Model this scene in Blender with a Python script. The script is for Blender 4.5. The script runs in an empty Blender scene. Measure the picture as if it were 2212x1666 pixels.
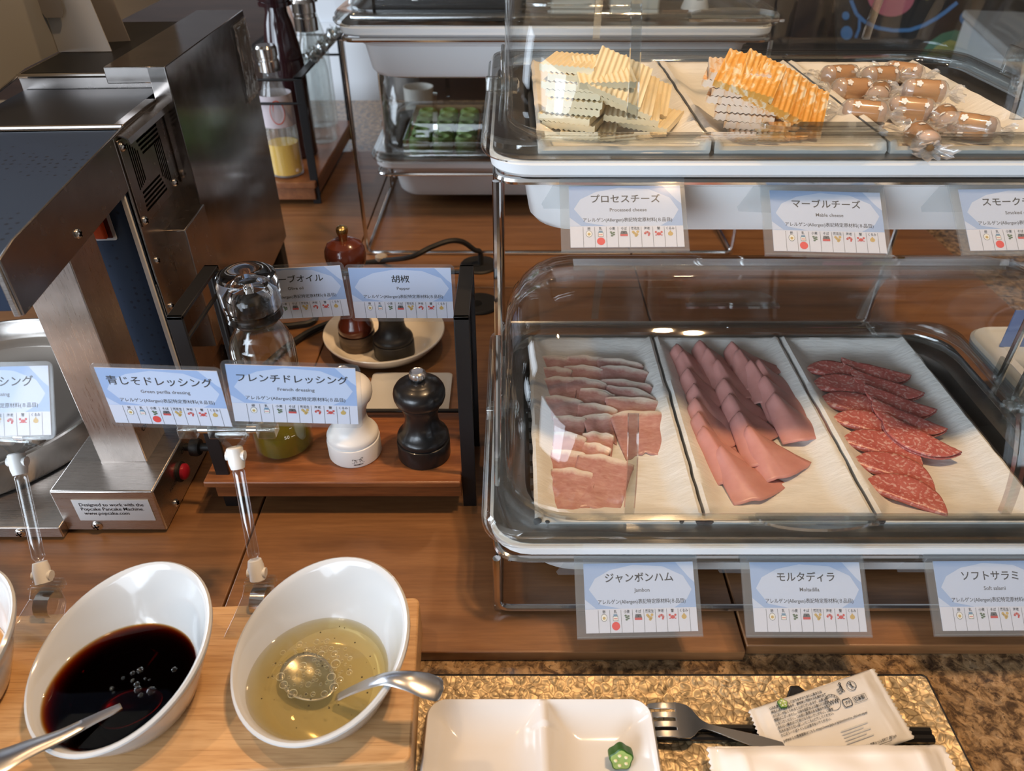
import bpy, bmesh, math, random
from math import sin, cos, pi, radians, sqrt, atan2
from mathutils import Vector, Matrix, noise
SC = bpy.context.scene
C = SC.collection
random.seed(11)

# ---------------------------------------------------------------- camera, light, exposure
CAM_H, TILT, FPX = 0.552, radians(36), 1600.0
cd = bpy.data.cameras.new('camera'); cam = bpy.data.objects.new('camera', cd); C.objects.link(cam)
cam.location = (0, 0, CAM_H); cam.rotation_euler = (pi / 2 - TILT, 0, 0)
cd.sensor_width = 36; cd.lens = 36 * FPX / 2212; cd.clip_start = .01; cd.clip_end = 30
cd.dof.use_dof = True; cd.dof.focus_distance = .68; cd.dof.aperture_fstop = 7.5
SC.camera = cam
SC.view_settings.view_transform = 'Standard'; SC.view_settings.look = 'None'
SC.view_settings.gamma = 1; SC.view_settings.use_curve_mapping = False
SC.view_settings.exposure = 0.30
SC.cycles.max_bounces = 10; SC.cycles.transparent_max_bounces = 20; SC.cycles.glossy_bounces = 5
SC.cycles.transmission_bounces = 10; SC.cycles.caustics_refractive = False; SC.cycles.caustics_reflective = False
SC.cycles.sample_clamp_indirect = 4
w = bpy.data.worlds.new('world'); SC.world = w; w.use_nodes = True
w.node_tree.nodes['Background'].inputs[0].default_value = (.72, .83, 1, 1)
w.node_tree.nodes['Background'].inputs[1].default_value = .50

def area(name, loc, target, size, power, col, sy=None):
    l = bpy.data.lights.new(name, 'AREA'); l.shape = 'RECTANGLE'; l.size = size; l.size_y = sy or size
    l.energy = power; l.color = col
    o = bpy.data.objects.new(name, l); C.objects.link(o); o.location = loc
    o.rotation_euler = (Vector(target) - Vector(loc)).to_track_quat('-Z', 'Y').to_euler()
    return o
def spot(name, loc, target, power, col, angle, radius=.03, blend=.4):
    l = bpy.data.lights.new(name, 'SPOT'); l.energy = power; l.color = col
    l.spot_size = radians(angle); l.spot_blend = blend; l.shadow_soft_size = radius
    o = bpy.data.objects.new(name, l); C.objects.link(o); o.location = loc
    o.rotation_euler = (Vector(target) - Vector(loc)).to_track_quat('-Z', 'Y').to_euler()
    return o
WARM = (1, .64, .34)
area('window_daylight', (-2.6, -1.8, 1.0), (.1, .6, .1), 3.4, 125, (.76, .87, 1), 2.0)      # daylight of the windows behind and left of the viewer
area('window_daylight_front', (-1.2, -3.0, .8), (.1, .5, .1), 2.4, 55, (.76, .87, 1), 1.4)
area('window_daylight_side', (-3.0, 1.3, 1.0), (-.2, 1.6, .1), 1.8, 55, (.76, .87, 1), 1.3)
spot('ceiling_downlight_lamp', (.40, .47, 1.65), (.27, .52, 0), 38, WARM, 62)
spot('ceiling_downlight_lamp', (.30, .52, 1.65), (.05, .40, 0), 20, WARM, 80)
spot('ceiling_downlight_lamp', (-.62, .52, 1.65), (-.50, .50, 0), 15, WARM, 62)
spot('ceiling_downlight_lamp', (.10, 1.45, 1.65), (.05, 1.35, 0), 12, WARM, 80)

# ---------------------------------------------------------------- helpers
ct, st = cos(TILT), sin(TILT)
def P(u, v, z=None, y=None, x=None):
    """the point of a plane (z=, y= or x=) that the photograph shows at pixel (u, v)"""
    a, b = (u - 1106) / FPX, (833 - v) / FPX
    d = Vector((a, ct + b * st, -st + b * ct))
    k = (z - CAM_H) / d.z if z is not None else y / d.y if y is not None else x / d.x
    return Vector((0, 0, CAM_H)) + d * k

def wloc(o):
    v = Vector((0, 0, 0))
    while o is not None:
        v = v + o.location; o = o.parent
    return v

class MB:
    """collects shapes into one mesh"""
    def __init__(s): s.b = bmesh.new(); s.m = 0
    def face(s, vs, m=None):
        try:
            f = s.b.faces.new(vs); f.material_index = s.m if m is None else m; return f
        except ValueError: return None
    def v(s, p): return s.b.verts.new(p)
    def box(s, x0, x1, y0, y1, z0, z1, m=None, M=None):
        q = [Vector((x, y, z)) for z in (z0, z1) for y in (y0, y1) for x in (x0, x1)]
        if M: q = [M @ p for p in q]
        q = [s.v(p) for p in q]
        for i in ((0, 2, 3, 1), (4, 5, 7, 6), (0, 1, 5, 4), (2, 6, 7, 3), (0, 4, 6, 2), (1, 3, 7, 5)): s.face([q[k] for k in i], m)
        return s
    def loft(s, rings, m=None, cyc=True, cap0=False, cap1=False):
        R = [[s.v(p) for p in r] for r in rings]
        for a, b in zip(R, R[1:]):
            n = len(a)
            for i in range(n if cyc else n - 1): s.face([a[i], a[(i + 1) % n], b[(i + 1) % n], b[i]], m)
        if cap0: s.face(list(reversed(R[0])), m)
        if cap1: s.face(R[-1], m)
        return s
    def lathe(s, prof, c=(0, 0, 0), n=32, m=None, M=None, cap=True):
        """prof: (radius, height) from bottom to top about z"""
        c = Vector(c); rings = []
        for r, z in prof:
            ring = [Vector((max(r, 1e-5) * cos(2 * pi * i / n), max(r, 1e-5) * sin(2 * pi * i / n), z)) for i in range(n)]
            rings.append([(M @ p if M else p) + c for p in ring])
        return s.loft(rings, m, True, cap, cap)
    def cyl(s, p0, p1, r, n=16, m=None, r1=None): return s.tube([p0, p1], r, n, m, r1=r1)
    def tube(s, pts, r, n=10, m=None, r1=None, closed=False):
        pts = [Vector(p) for p in pts]; rings = []; up = None; N = len(pts)
        for i, p in enumerate(pts):
            if closed: d = (pts[(i + 1) % N] - pts[i - 1])
            else: d = (pts[min(i + 1, N - 1)] - pts[max(i - 1, 0)])
            d.normalize()
            if up is None:
                up = Vector((0, 0, 1)) if abs(d.z) < .9 else Vector((0, 1, 0))
            a = d.cross(up)
            if a.length < 1e-6: a = d.cross(Vector((1, 0, 0)))
            a.normalize(); up = a.cross(d).normalized()
            rr = r(i / (N - 1)) if callable(r) else (r if r1 is None else r + (r1 - r) * i / (N - 1))
            rings.append([p + (a * cos(2 * pi * k / n) + up * sin(2 * pi * k / n)) * rr for k in range(n)])
        if closed: rings.append(rings[0]); return s.loft(rings, m)
        return s.loft(rings, m, True, True, True)
    def prism(s, outline, d, m=None):
        """a planar outline (3-d points) extruded by vector d"""
        d = Vector(d); a = [s.v(Vector(p)) for p in outline]; b = [s.v(Vector(p) + d) for p in outline]; n = len(a)
        s.face(list(reversed(a)), m); s.face(b, m)
        for i in range(n): s.face([a[i], a[(i + 1) % n], b[(i + 1) % n], b[i]], m)
        return s
    def poly(s, pts, m=None): s.face([s.v(p) for p in pts], m); return s
    def grid(s, fn, nu, nv, m=None, keep=None):
        G = [[s.v(fn(i / nu, j / nv)) for j in range(nv + 1)] for i in range(nu + 1)]
        for i in range(nu):
            for j in range(nv):
                if keep is None or keep((i + .5) / nu, (j + .5) / nv): s.face([G[i][j], G[i + 1][j], G[i + 1][j + 1], G[i][j + 1]], m)
        return s
    def mesh(s, name, mats, sharp=38, smooth=True, fix=True):
        if fix: bmesh.ops.recalc_face_normals(s.b, faces=s.b.faces)
        for e in s.b.edges:
            e.smooth = len(e.link_faces) != 2 or e.calc_face_angle(0) < radians(sharp)
        for f in s.b.faces: f.smooth = smooth
        me = bpy.data.meshes.new(name); s.b.to_mesh(me); s.b.free()
        for k in (mats if isinstance(mats, (list, tuple)) else [mats]): me.materials.append(k)
        return me
    def build(s, name, mats, parent=None, at=None, bevel=0, solid=0, sub=0, sharp=38, smooth=True, fix=True, seg=2, off=0):
        o = bpy.data.objects.new(name, None) if False else None
        base = wloc(parent) if parent else Vector(at or (0, 0, 0))
        bmesh.ops.translate(s.b, verts=s.b.verts, vec=-base)
        me = s.mesh(name, mats, sharp, smooth, fix)
        o = bpy.data.objects.new(name, me); C.objects.link(o)
        if parent: o.parent = parent
        else: o.location = base
        if solid:
            k = o.modifiers.new('solid', 'SOLIDIFY'); k.thickness = solid; k.offset = off
        if bevel:
            k = o.modifiers.new('bevel', 'BEVEL'); k.width = bevel; k.segments = seg; k.limit_method = 'ANGLE'; k.angle_limit = radians(40)
        if sub:
            k = o.modifiers.new('sub', 'SUBSURF'); k.levels = sub; k.render_levels = sub
        return o

def tag(o, label, cat, group=None, kind=None):
    if label: o['label'] = label
    if cat: o['category'] = cat
    if group: o['group'] = group
    if kind: o['kind'] = kind
    return o
def thing(name, label, cat, loc=(0, 0, 0), group=None):
    o = bpy.data.objects.new(name, None); C.objects.link(o); o.location = loc; o.empty_display_size = .02
    return tag(o, label, cat, group)
def structure(o): o['kind'] = 'structure'; return o
KIDS = {}
def dup(root, loc, rot=(0, 0, 0), label=None, group=None, scale=None):
    """a copy of a thing with copies of its parts and sub-parts"""
    r = root.copy(); C.objects.link(r); r.location = loc; r.rotation_euler = rot
    if scale: r.scale = scale
    if label: r['label'] = label
    if group: r['group'] = group
    for ch in list(root.children):
        c = ch.copy(); C.objects.link(c); c.parent = r
        for g in list(ch.children):
            d = g.copy(); C.objects.link(d); d.parent = c
    return r
def rrect(x0, x1, y0, y1, r, z=0, n=5):
    out = []
    for cx, cy, a0 in ((x1 - r, y1 - r, 0), (x0 + r, y1 - r, 90), (x0 + r, y0 + r, 180), (x1 - r, y0 + r, 270)):
        for i in range(n + 1):
            a = radians(a0 + 90 * i / n); out.append(Vector((cx + r * cos(a), cy + r * sin(a), z)))
    return out
def arc_path(pts, r, n=5):
    """polyline with rounded corners"""
    pts = [Vector(p) for p in pts]; out = [pts[0]]
    for a, b, c in zip(pts, pts[1:], pts[2:]):
        d0 = (a - b).normalized(); d1 = (c - b).normalized()
        rr = min(r, (a - b).length * .49, (c - b).length * .49)
        p0 = b + d0 * rr; p1 = b + d1 * rr
        for i in range(n + 1):
            t = i / n; out.append(p0 * (1 - t) ** 2 + b * 2 * t * (1 - t) + p1 * t * t)
    out.append(pts[-1]); return out
def smooth_path(pts, n=6):
    pts = [Vector(p) for p in pts]; q = [pts[0]] + pts + [pts[-1]]; out = []
    for i in range(1, len(q) - 2):
        p0, p1, p2, p3 = q[i - 1:i + 3]
        for k in range(n):
            t = k / n
            out.append(.5 * (2 * p1 + (p2 - p0) * t + (2 * p0 - 5 * p1 + 4 * p2 - p3) * t * t + (3 * p1 - p0 - 3 * p2 + p3) * t ** 3))
    out.append(pts[-1]); return out
def frame_matrix(o, xa, ya):
    xa = Vector(xa).normalized(); za = xa.cross(Vector(ya)).normalized(); ya = za.cross(xa)
    return Matrix(((xa.x, ya.x, za.x, o[0]), (xa.y, ya.y, za.y, o[1]), (xa.z, ya.z, za.z, o[2]), (0, 0, 0, 1)))

# ---------------------------------------------------------------- materials
def nodes(name):
    m = bpy.data.materials.new(name); m.use_nodes = True; nt = m.node_tree
    return m, nt, nt.nodes['Principled BSDF']
def mat(name, col, rough=.5, metal=0, spec=.5, trans=0, ior=1.45, coat=0, emit=0, sss=0, bump=None):
    m, nt, b = nodes(name)
    b.inputs['Base Color'].default_value = (*col, 1); b.inputs['Roughness'].default_value = rough
    b.inputs['Metallic'].default_value = metal; b.inputs['Specular IOR Level'].default_value = spec
    b.inputs['Transmission Weight'].default_value = trans; b.inputs['IOR'].default_value = ior
    b.inputs['Coat Weight'].default_value = coat
    if sss: b.inputs['Subsurface Weight'].default_value = sss; b.inputs['Subsurface Radius'].default_value = (.004, .002, .001)
    if emit: b.inputs['Emission Color'].default_value = (*col, 1); b.inputs['Emission Strength'].default_value = emit
    if bump: add_bump(nt, b, *bump)
    return m
def tc(nt, scale=(1, 1, 1), rot=(0, 0, 0), kind='Object', loc=(0, 0, 0)):
    t = nt.nodes.new('ShaderNodeTexCoord'); mp = nt.nodes.new('ShaderNodeMapping')
    mp.inputs['Scale'].default_value = scale; mp.inputs['Rotation'].default_value = rot; mp.inputs['Location'].default_value = loc
    nt.links.new(t.outputs[kind], mp.inputs[0]); return mp.outputs[0]
def tnoise(nt, vec, scale, detail=4, rough=.55, dist=0):
    n = nt.nodes.new('ShaderNodeTexNoise'); n.inputs['Scale'].default_value = scale; n.inputs['Detail'].default_value = detail
    n.inputs['Roughness'].default_value = rough; n.inputs['Distortion'].default_value = dist
    nt.links.new(vec, n.inputs['Vector']); return n.outputs[0]
def tvor(nt, vec, scale, feature='F1', out='Distance', rand=1):
    n = nt.nodes.new('ShaderNodeTexVoronoi'); n.feature = feature; n.inputs['Scale'].default_value = scale
    n.inputs['Randomness'].default_value = rand
    nt.links.new(vec, n.inputs['Vector']); return n.outputs[out]
def ramp(nt, fac, stops, interp='LINEAR'):
    r = nt.nodes.new('ShaderNodeValToRGB'); r.color_ramp.interpolation = interp
    el = r.color_ramp.elements
    while len(el) < len(stops): el.new(.5)
    for e, (p, c) in zip(el, stops): e.position = p; e.color = (*c, 1) if len(c) == 3 else c
    nt.links.new(fac, r.inputs[0]); return r.outputs[0]
def mixc(nt, fac, a, b, mode='MIX'):
    n = nt.nodes.new('ShaderNodeMix'); n.data_type = 'RGBA'; n.blend_type = mode
    for s, v in ((0, fac), (6, a), (7, b)):
        if hasattr(v, 'is_linked'): nt.links.new(v, n.inputs[s])
        else: n.inputs[s].default_value = v if isinstance(v, (int, float)) else (*v, 1)
    return n.outputs[2]
def bump(nt, b, h, strength=.3, dist=.002):
    n = nt.nodes.new('ShaderNodeBump'); n.inputs['Strength'].default_value = strength; n.inputs['Distance'].default_value = dist
    nt.links.new(h, n.inputs['Height']); nt.links.new(n.outputs[0], b.inputs['Normal'])
def add_bump(nt, b, scale, strength, dist=.002, sc=(1, 1, 1)): bump(nt, b, tnoise(nt, tc(nt, sc), scale), strength, dist)
G3 = lambda a: (a, a, a)

def wood_mat(name, dark, mid, light, axis='x', scale=1, rough=.4, coat=.15):
    m, nt, b = nodes(name); s = {'x': (2.2, 30, 30), 'y': (30, 2.2, 30)}[axis]
    v = tc(nt, tuple(k * scale for k in s)); n1 = tnoise(nt, v, 1.6, 6, .62, .5); n2 = tnoise(nt, tc(nt, tuple(k * scale * 4 for k in s)), 2.4, 5, .7)
    c = ramp(nt, n1, [(.28, dark), (.5, mid), (.75, light)])
    c = mixc(nt, ramp(nt, n2, [(.35, G3(.0)), (.62, G3(1))]), mixc(nt, .45, c, dark), c)
    nt.links.new(c, b.inputs['Base Color']); b.inputs['Roughness'].default_value = rough; b.inputs['Coat Weight'].default_value = coat; b.inputs['Coat Roughness'].default_value = .25
    bump(nt, b, n2, .12, .0006); return m
def steel_mat(name, col, rough=.3, axis=(1, 60, 60), streak=.3, smudge=.2):
    m, nt, b = nodes(name); n1 = tnoise(nt, tc(nt, axis), 30, 3); n2 = tnoise(nt, tc(nt), 18, 4, .6)
    b.inputs['Metallic'].default_value = 1
    nt.links.new(ramp(nt, n2, [(.3, tuple(k * (1 - smudge) for k in col)), (.7, col)]), b.inputs['Base Color'])
    nt.links.new(ramp(nt, n1, [(.2, G3(rough * (1 - streak))), (.8, G3(rough * (1 + streak)))]), b.inputs['Roughness'])
    return m
def clear_mat(name, tint=(.97, .98, .98), gain=1., rough=.03, base=.045, haze=0., hazecol=(.8, .85, .9)):
    """thin clear plastic: lets light straight through, reflects more at grazing angles"""
    m = bpy.data.materials.new(name); m.use_nodes = True; nt = m.node_tree; nt.nodes.clear()
    o = nt.nodes.new('ShaderNodeOutputMaterial'); t = nt.nodes.new('ShaderNodeBsdfTransparent'); t.inputs[0].default_value = (*tint, 1)
    g = nt.nodes.new('ShaderNodeBsdfGlossy'); g.inputs[0].default_value = (1, 1, 1, 1); g.inputs['Roughness'].default_value = rough
    lw = nt.nodes.new('ShaderNodeLayerWeight'); lw.inputs[0].default_value = .5
    pw = nt.nodes.new('ShaderNodeMath'); pw.operation = 'POWER'; pw.inputs[1].default_value = 4.2; nt.links.new(lw.outputs['Facing'], pw.inputs[0])
    ma = nt.nodes.new('ShaderNodeMath'); ma.operation = 'MULTIPLY_ADD'; ma.inputs[1].default_value = .9 * gain; ma.inputs[2].default_value = base; ma.use_clamp = True
    nt.links.new(pw.outputs[0], ma.inputs[0])
    mx = nt.nodes.new('ShaderNodeMixShader'); nt.links.new(ma.outputs[0], mx.inputs[0]); nt.links.new(t.outputs[0], mx.inputs[1]); nt.links.new(g.outputs[0], mx.inputs[2])
    last = mx.outputs[0]
    if haze:
        d = nt.nodes.new('ShaderNodeBsdfDiffuse'); d.inputs[0].default_value = (*hazecol, 1)
        m2 = nt.nodes.new('ShaderNodeMixShader'); m2.inputs[0].default_value = haze
        nt.links.new(last, m2.inputs[1]); nt.links.new(d.outputs[0], m2.inputs[2]); last = m2.outputs[0]
    nt.links.new(last, o.inputs[0]); return m

W_COUNTER = wood_mat('walnut_laminate', (.145, .063, .024), (.245, .113, .044), (.32, .158, .066), 'x', 1, .38)
W_SHELF = wood_mat('acacia_wood', (.11, .036, .014), (.27, .095, .032), (.40, .16, .058), 'x', 1.6, .35)
W_SHELFY = wood_mat('acacia_wood_far', (.17, .06, .025), (.27, .105, .04), (.36, .15, .06), 'y', 1.6, .35)
W_DARK = wood_mat('dark_wood_panel', (.03, .014, .008), (.055, .025, .014), (.08, .036, .02), 'x', .3, .45)
def bamboo_mat():
    m, nt, b = nodes('bamboo'); v = tc(nt, (5, 55, 55)); n1 = tnoise(nt, v, 3, 4, .6); n2 = tnoise(nt, tc(nt, (7, 300, 300)), 3, 3, .5)
    c = ramp(nt, n1, [(.3, (.48, .26, .105)), (.5, (.62, .365, .165)), (.7, (.70, .44, .215))])
    c = mixc(nt, ramp(nt, n2, [(.30, G3(.7)), (.42, G3(0))]), c, (.36, .17, .06))
    nt.links.new(c, b.inputs['Base Color']); b.inputs['Roughness'].default_value = .42; bump(nt, b, n2, .1, .0004); return m
BAMBOO = bamboo_mat()
def granite_mat():
    m, nt, b = nodes('granite'); v = tc(nt)
    n1 = tnoise(nt, v, 90, 6, .65, .6); n2 = tvor(nt, v, 230, 'F1', 'Color'); n3 = tnoise(nt, v, 210, 3, .6)
    c = ramp(nt, n1, [(.30, (.035, .022, .014)), (.42, (.13, .078, .04)), (.52, (.36, .225, .11)), (.64, (.50, .34, .19)), (.8, (.40, .31, .22))])
    sp = nt.nodes.new('ShaderNodeSeparateColor'); nt.links.new(n2, sp.inputs[0])
    c = mixc(nt, ramp(nt, sp.outputs[0], [(.0, G3(.5)), (.5, G3(.12)), (1, G3(.0))]), c, (.06, .045, .035))
    c = mixc(nt, ramp(nt, n3, [(.58, G3(0)), (.68, G3(.75))]), c, (.03, .02, .016))
    nt.links.new(c, b.inputs['Base Color']); b.inputs['Roughness'].default_value = .16; return m
GRANITE = granite_mat()
def gold_mat():
    m, nt, b = nodes('hammered_gold'); v = tc(nt)
    mx = nt.nodes.new('ShaderNodeMix'); mx.data_type = 'VECTOR'; mx.inputs[0].default_value = .012
    nt.links.new(v, mx.inputs[4])
    no = nt.nodes.new('ShaderNodeTexNoise'); no.inputs['Scale'].default_value = 55; nt.links.new(v, no.inputs['Vector']); nt.links.new(no.outputs[1], mx.inputs[5])
    d1 = tvor(nt, mx.outputs[1], 165, 'SMOOTH_F1'); d2 = tvor(nt, mx.outputs[1], 165, 'DISTANCE_TO_EDGE')
    c = mixc(nt, ramp(nt, d2, [(.0, G3(1)), (.11, G3(0))]), (.56, .43, .25), (.20, .135, .07))
    nt.links.new(c, b.inputs['Base Color']); b.inputs['Metallic'].default_value = .45; b.inputs['Roughness'].default_value = .45
    bump(nt, b, ramp(nt, d1, [(0, G3(1)), (.75, G3(0))], 'EASE'), .75, .002); return m
GOLD = gold_mat()
STEEL = steel_mat('brushed_steel', (.60, .56, .53), .30)
STEEL_D = steel_mat('brushed_steel_panel', (.38, .34, .315), .26, (2, 2, 2), .12, .25)
STEEL_M = steel_mat('smooth_steel_panel', (.40, .365, .34), .15, (2, 2, 2), .25, .25)
STEEL_W = steel_mat('warm_steel_column', (.62, .56, .52), .32, (60, 60, 2), .3, .35)
CHROME = mat('chrome', (.72, .71, .70), .13, 1)
POLISH = mat('polished_steel', (.66, .64, .62), .18, 1)
SATIN = mat('satin_steel', (.62, .62, .63), .28, 1)
BLACK = mat('black_powder_coat', (.008, .008, .009), .42)
BLACKW = mat('black_lacquer', (.010, .009, .009), .3, coat=.2)
RUBBER = mat('black_rubber', (.012, .012, .012), .55)
PLATEW = mat('white_plate_porcelain', (.74, .73, .72), .12, spec=.5, coat=.3)
WHITE = mat('white_porcelain', (.58, .585, .58), .12, spec=.5, coat=.3)
PLASTIC = mat('white_melamine', (.82, .84, .85), .3)
MILLW = mat('white_lacquer', (.85, .84, .82), .28)
NAVY = mat('navy_panel', (.022, .034, .062), .45, spec=.25)
DARKTOP = mat('dark_glossy_panel', (.014, .016, .020), .38, spec=.25)
CREAM = mat('cream_card', (.44, .425, .385), .7)
PAPERW = mat('white_card', (.62, .62, .62), .7)
CLEAR = clear_mat('clear_acrylic', gain=.8, base=.028)
CRINK = clear_mat('crinkled_cellophane', (.95, .95, .95), 1.2, .12, .14, .20, (.95, .95, .95))
CLEARE = clear_mat('clear_acrylic_thick', (.92, .935, .93), 1.15, .04, .10)
HANDLE = clear_mat('clear_acrylic_handle', (.88, .90, .90), 1.3, .04, .17)
SLEEVE = clear_mat('clear_vinyl', (.93, .94, .94), .8, .05, .03, .05)
LAMIN = clear_mat('laminate_film', (.95, .96, .97), .9, .09, .03, .03)
CELLO = clear_mat('cellophane', (.97, .97, .97), .9, .09, .07, .035, (1, 1, 1))
RODM = clear_mat('clear_rod', (.90, .90, .90), 1.3, .05, .10)
GLASS = mat('clear_glass', (.97, .98, .98), .02, trans=1, ior=1.45)
GLASST = clear_mat('bottle_glass', (.92, .94, .93), 1.2, .02, .07)
JOINT = mat('milky_plastic', (.80, .80, .78), .35)
RED = mat('red_plastic', (.75, .09, .02), .3)
REDD = mat('dark_red_switch', (.35, .012, .03), .35)
INK = mat('black_ink', (.012, .012, .016), .6)
INKG = mat('grey_ink', (.10, .10, .11), .6)

# ---------------------------------------------------------------- the setting
WALLM = mat('beige_wall', (.33, .27, .21), .8)
CEIL = mat('ceiling_paint', (.42, .37, .32), .8)
FLOORM = mat('dark_carpet', (.08, .06, .05), .9)
def slab(name, x0, x1, y0, y1, z0, z1, m): return structure(MB().box(x0, x1, y0, y1, z0, z1).build(name, m))
slab('floor', -3.2, 3.2, -3.2, 3.6, -.9, -.86, FLOORM)
slab('ceiling', -3.2, 3.2, -3.2, 3.6, 1.75, 1.8, CEIL)
slab('wall_back', -3.2, 3.2, 3.55, 3.6, -.86, 1.75, W_DARK)
slab('wall_left', -3.25, -3.2, -3.2, 3.6, -.86, 1.75, WALLM)
slab('wall_right', 3.2, 3.25, -3.2, 3.6, -.86, 1.75, WALLM)
slab('wall_front', -3.2, 3.2, -3.25, -3.2, -.86, 1.75, WALLM)
b = MB()
for x in (-2.2, -1.35, -.45, .4): b.box(x - .03, x + .03, -3.2, -3.16, .15, 1.65)
for z in (.15, 1.65): b.box(-2.2, .4, -3.2, -3.16, z - .03, z + .03)
structure(b.build('window_1', mat('window_frame_paint', (.6, .6, .58), .4)))

o = MB().box(-1.6, 1.6, .10, 2.12, -.052, -.012).build('granite_counter', GRANITE, bevel=.006)
tag(o, 'speckled brown granite counter top running under the wooden boards', 'counter')
o = MB().box(-1.55, 1.55, .16, 2.06, -.86, -.052).build('counter_cabinet', W_DARK)
tag(o, 'dark wooden cabinet carrying the granite counter top', 'cabinet')
BD = [(-.86, -.2605, .376, 1.017, -.0005, 'walnut coloured counter board under the pancake machine'),
      (-.2585, .1985, .375, 1.017, 0, 'walnut coloured counter board under the spice rack and the jambon ham card'),
      (.2005, .74, .381, 1.017, .0008, 'walnut coloured counter board at the right under the soft salami card'),
      (-.86, -.2605, 1.019, 1.655, 0, 'walnut coloured counter board under the rack of tall bottles'),
      (-.2585, .1985, 1.019, 1.655, 0, 'walnut coloured counter board under the tray of green cakes'),
      (.2005, .74, 1.019, 1.655, 0, 'walnut coloured counter board behind the cheese display')]
for x0, x1, y0, y1, z, lab in BD:
    tag(MB().box(x0, x1, y0, y1, -.012, z).build('counter_board', W_COUNTER, bevel=.0012), lab, 'counter board', 'wooden boards on the counter')

# ---------------------------------------------------------------- trays, covers, racks
INSERT = steel_mat('dull_steel_insert', (.30, .285, .27), .34, (4, 60, 60), .3, .3)
def pan(label, x0, x1, y0, y1, zt, depth=.080):
    c = Vector(((x0 + x1) / 2, (y0 + y1) / 2, zt - depth))
    t = thing('food_pan', label, 'pan', c, 'white food pans')
    def R(i, z, r): return rrect(x0 + i, x1 - i, y0 + i, y1 - i, r, z, 6)
    b = MB()
    b.loft([R(.055, zt - depth + .004, .02), R(.05, zt - depth + .004, .03), R(.034, zt - .03, .035), R(.029, zt - .013, .03), R(.026, zt - .0003, .03), R(.003, zt, .032), R(0, zt - .003, .034),
            R(.001, zt - .011, .034), R(.004, zt - .014, .032), R(.018, zt - .0145, .03), R(.021, zt - .017, .03), R(.026, zt - .030, .03), R(.029, zt - .0315, .03),
            R(.035, zt - depth + .012, .034), R(.040, zt - depth + .004, .036), R(.05, zt - depth, .036), R(.06, zt - depth, .03)], cap0=True, cap1=True)
    b.build('pan_body', PLASTIC, t, sharp=30)
    return t
def insert(label, x0, x1, y0, y1, z, holes=False):
    b = MB()
    def R(i, zz, r): return rrect(x0 + i, x1 - i, y0 + i, y1 - i, r, zz, 6)
    b.loft([R(-.001, z + .0128, .032), R(.022, z + .0132, .034), R(.027, z + .0115, .045), R(.032, z, .045), R(.05, z, .04)], m=0, cap1=True)
    if holes:
        for i in range(13):
            y = y0 + .06 + i * (y1 - y0 - .12) / 12
            b.m = 1; b.lathe([(.0027, 0), (.0027, .0012)], (x0 + .0335, y, z), 10); b.m = 0
    o = b.build('steel_insert', [INSERT, BLACK], at=((x0 + x1) / 2, (y0 + y1) / 2, z))
    return tag(o, label, 'insert')
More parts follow.
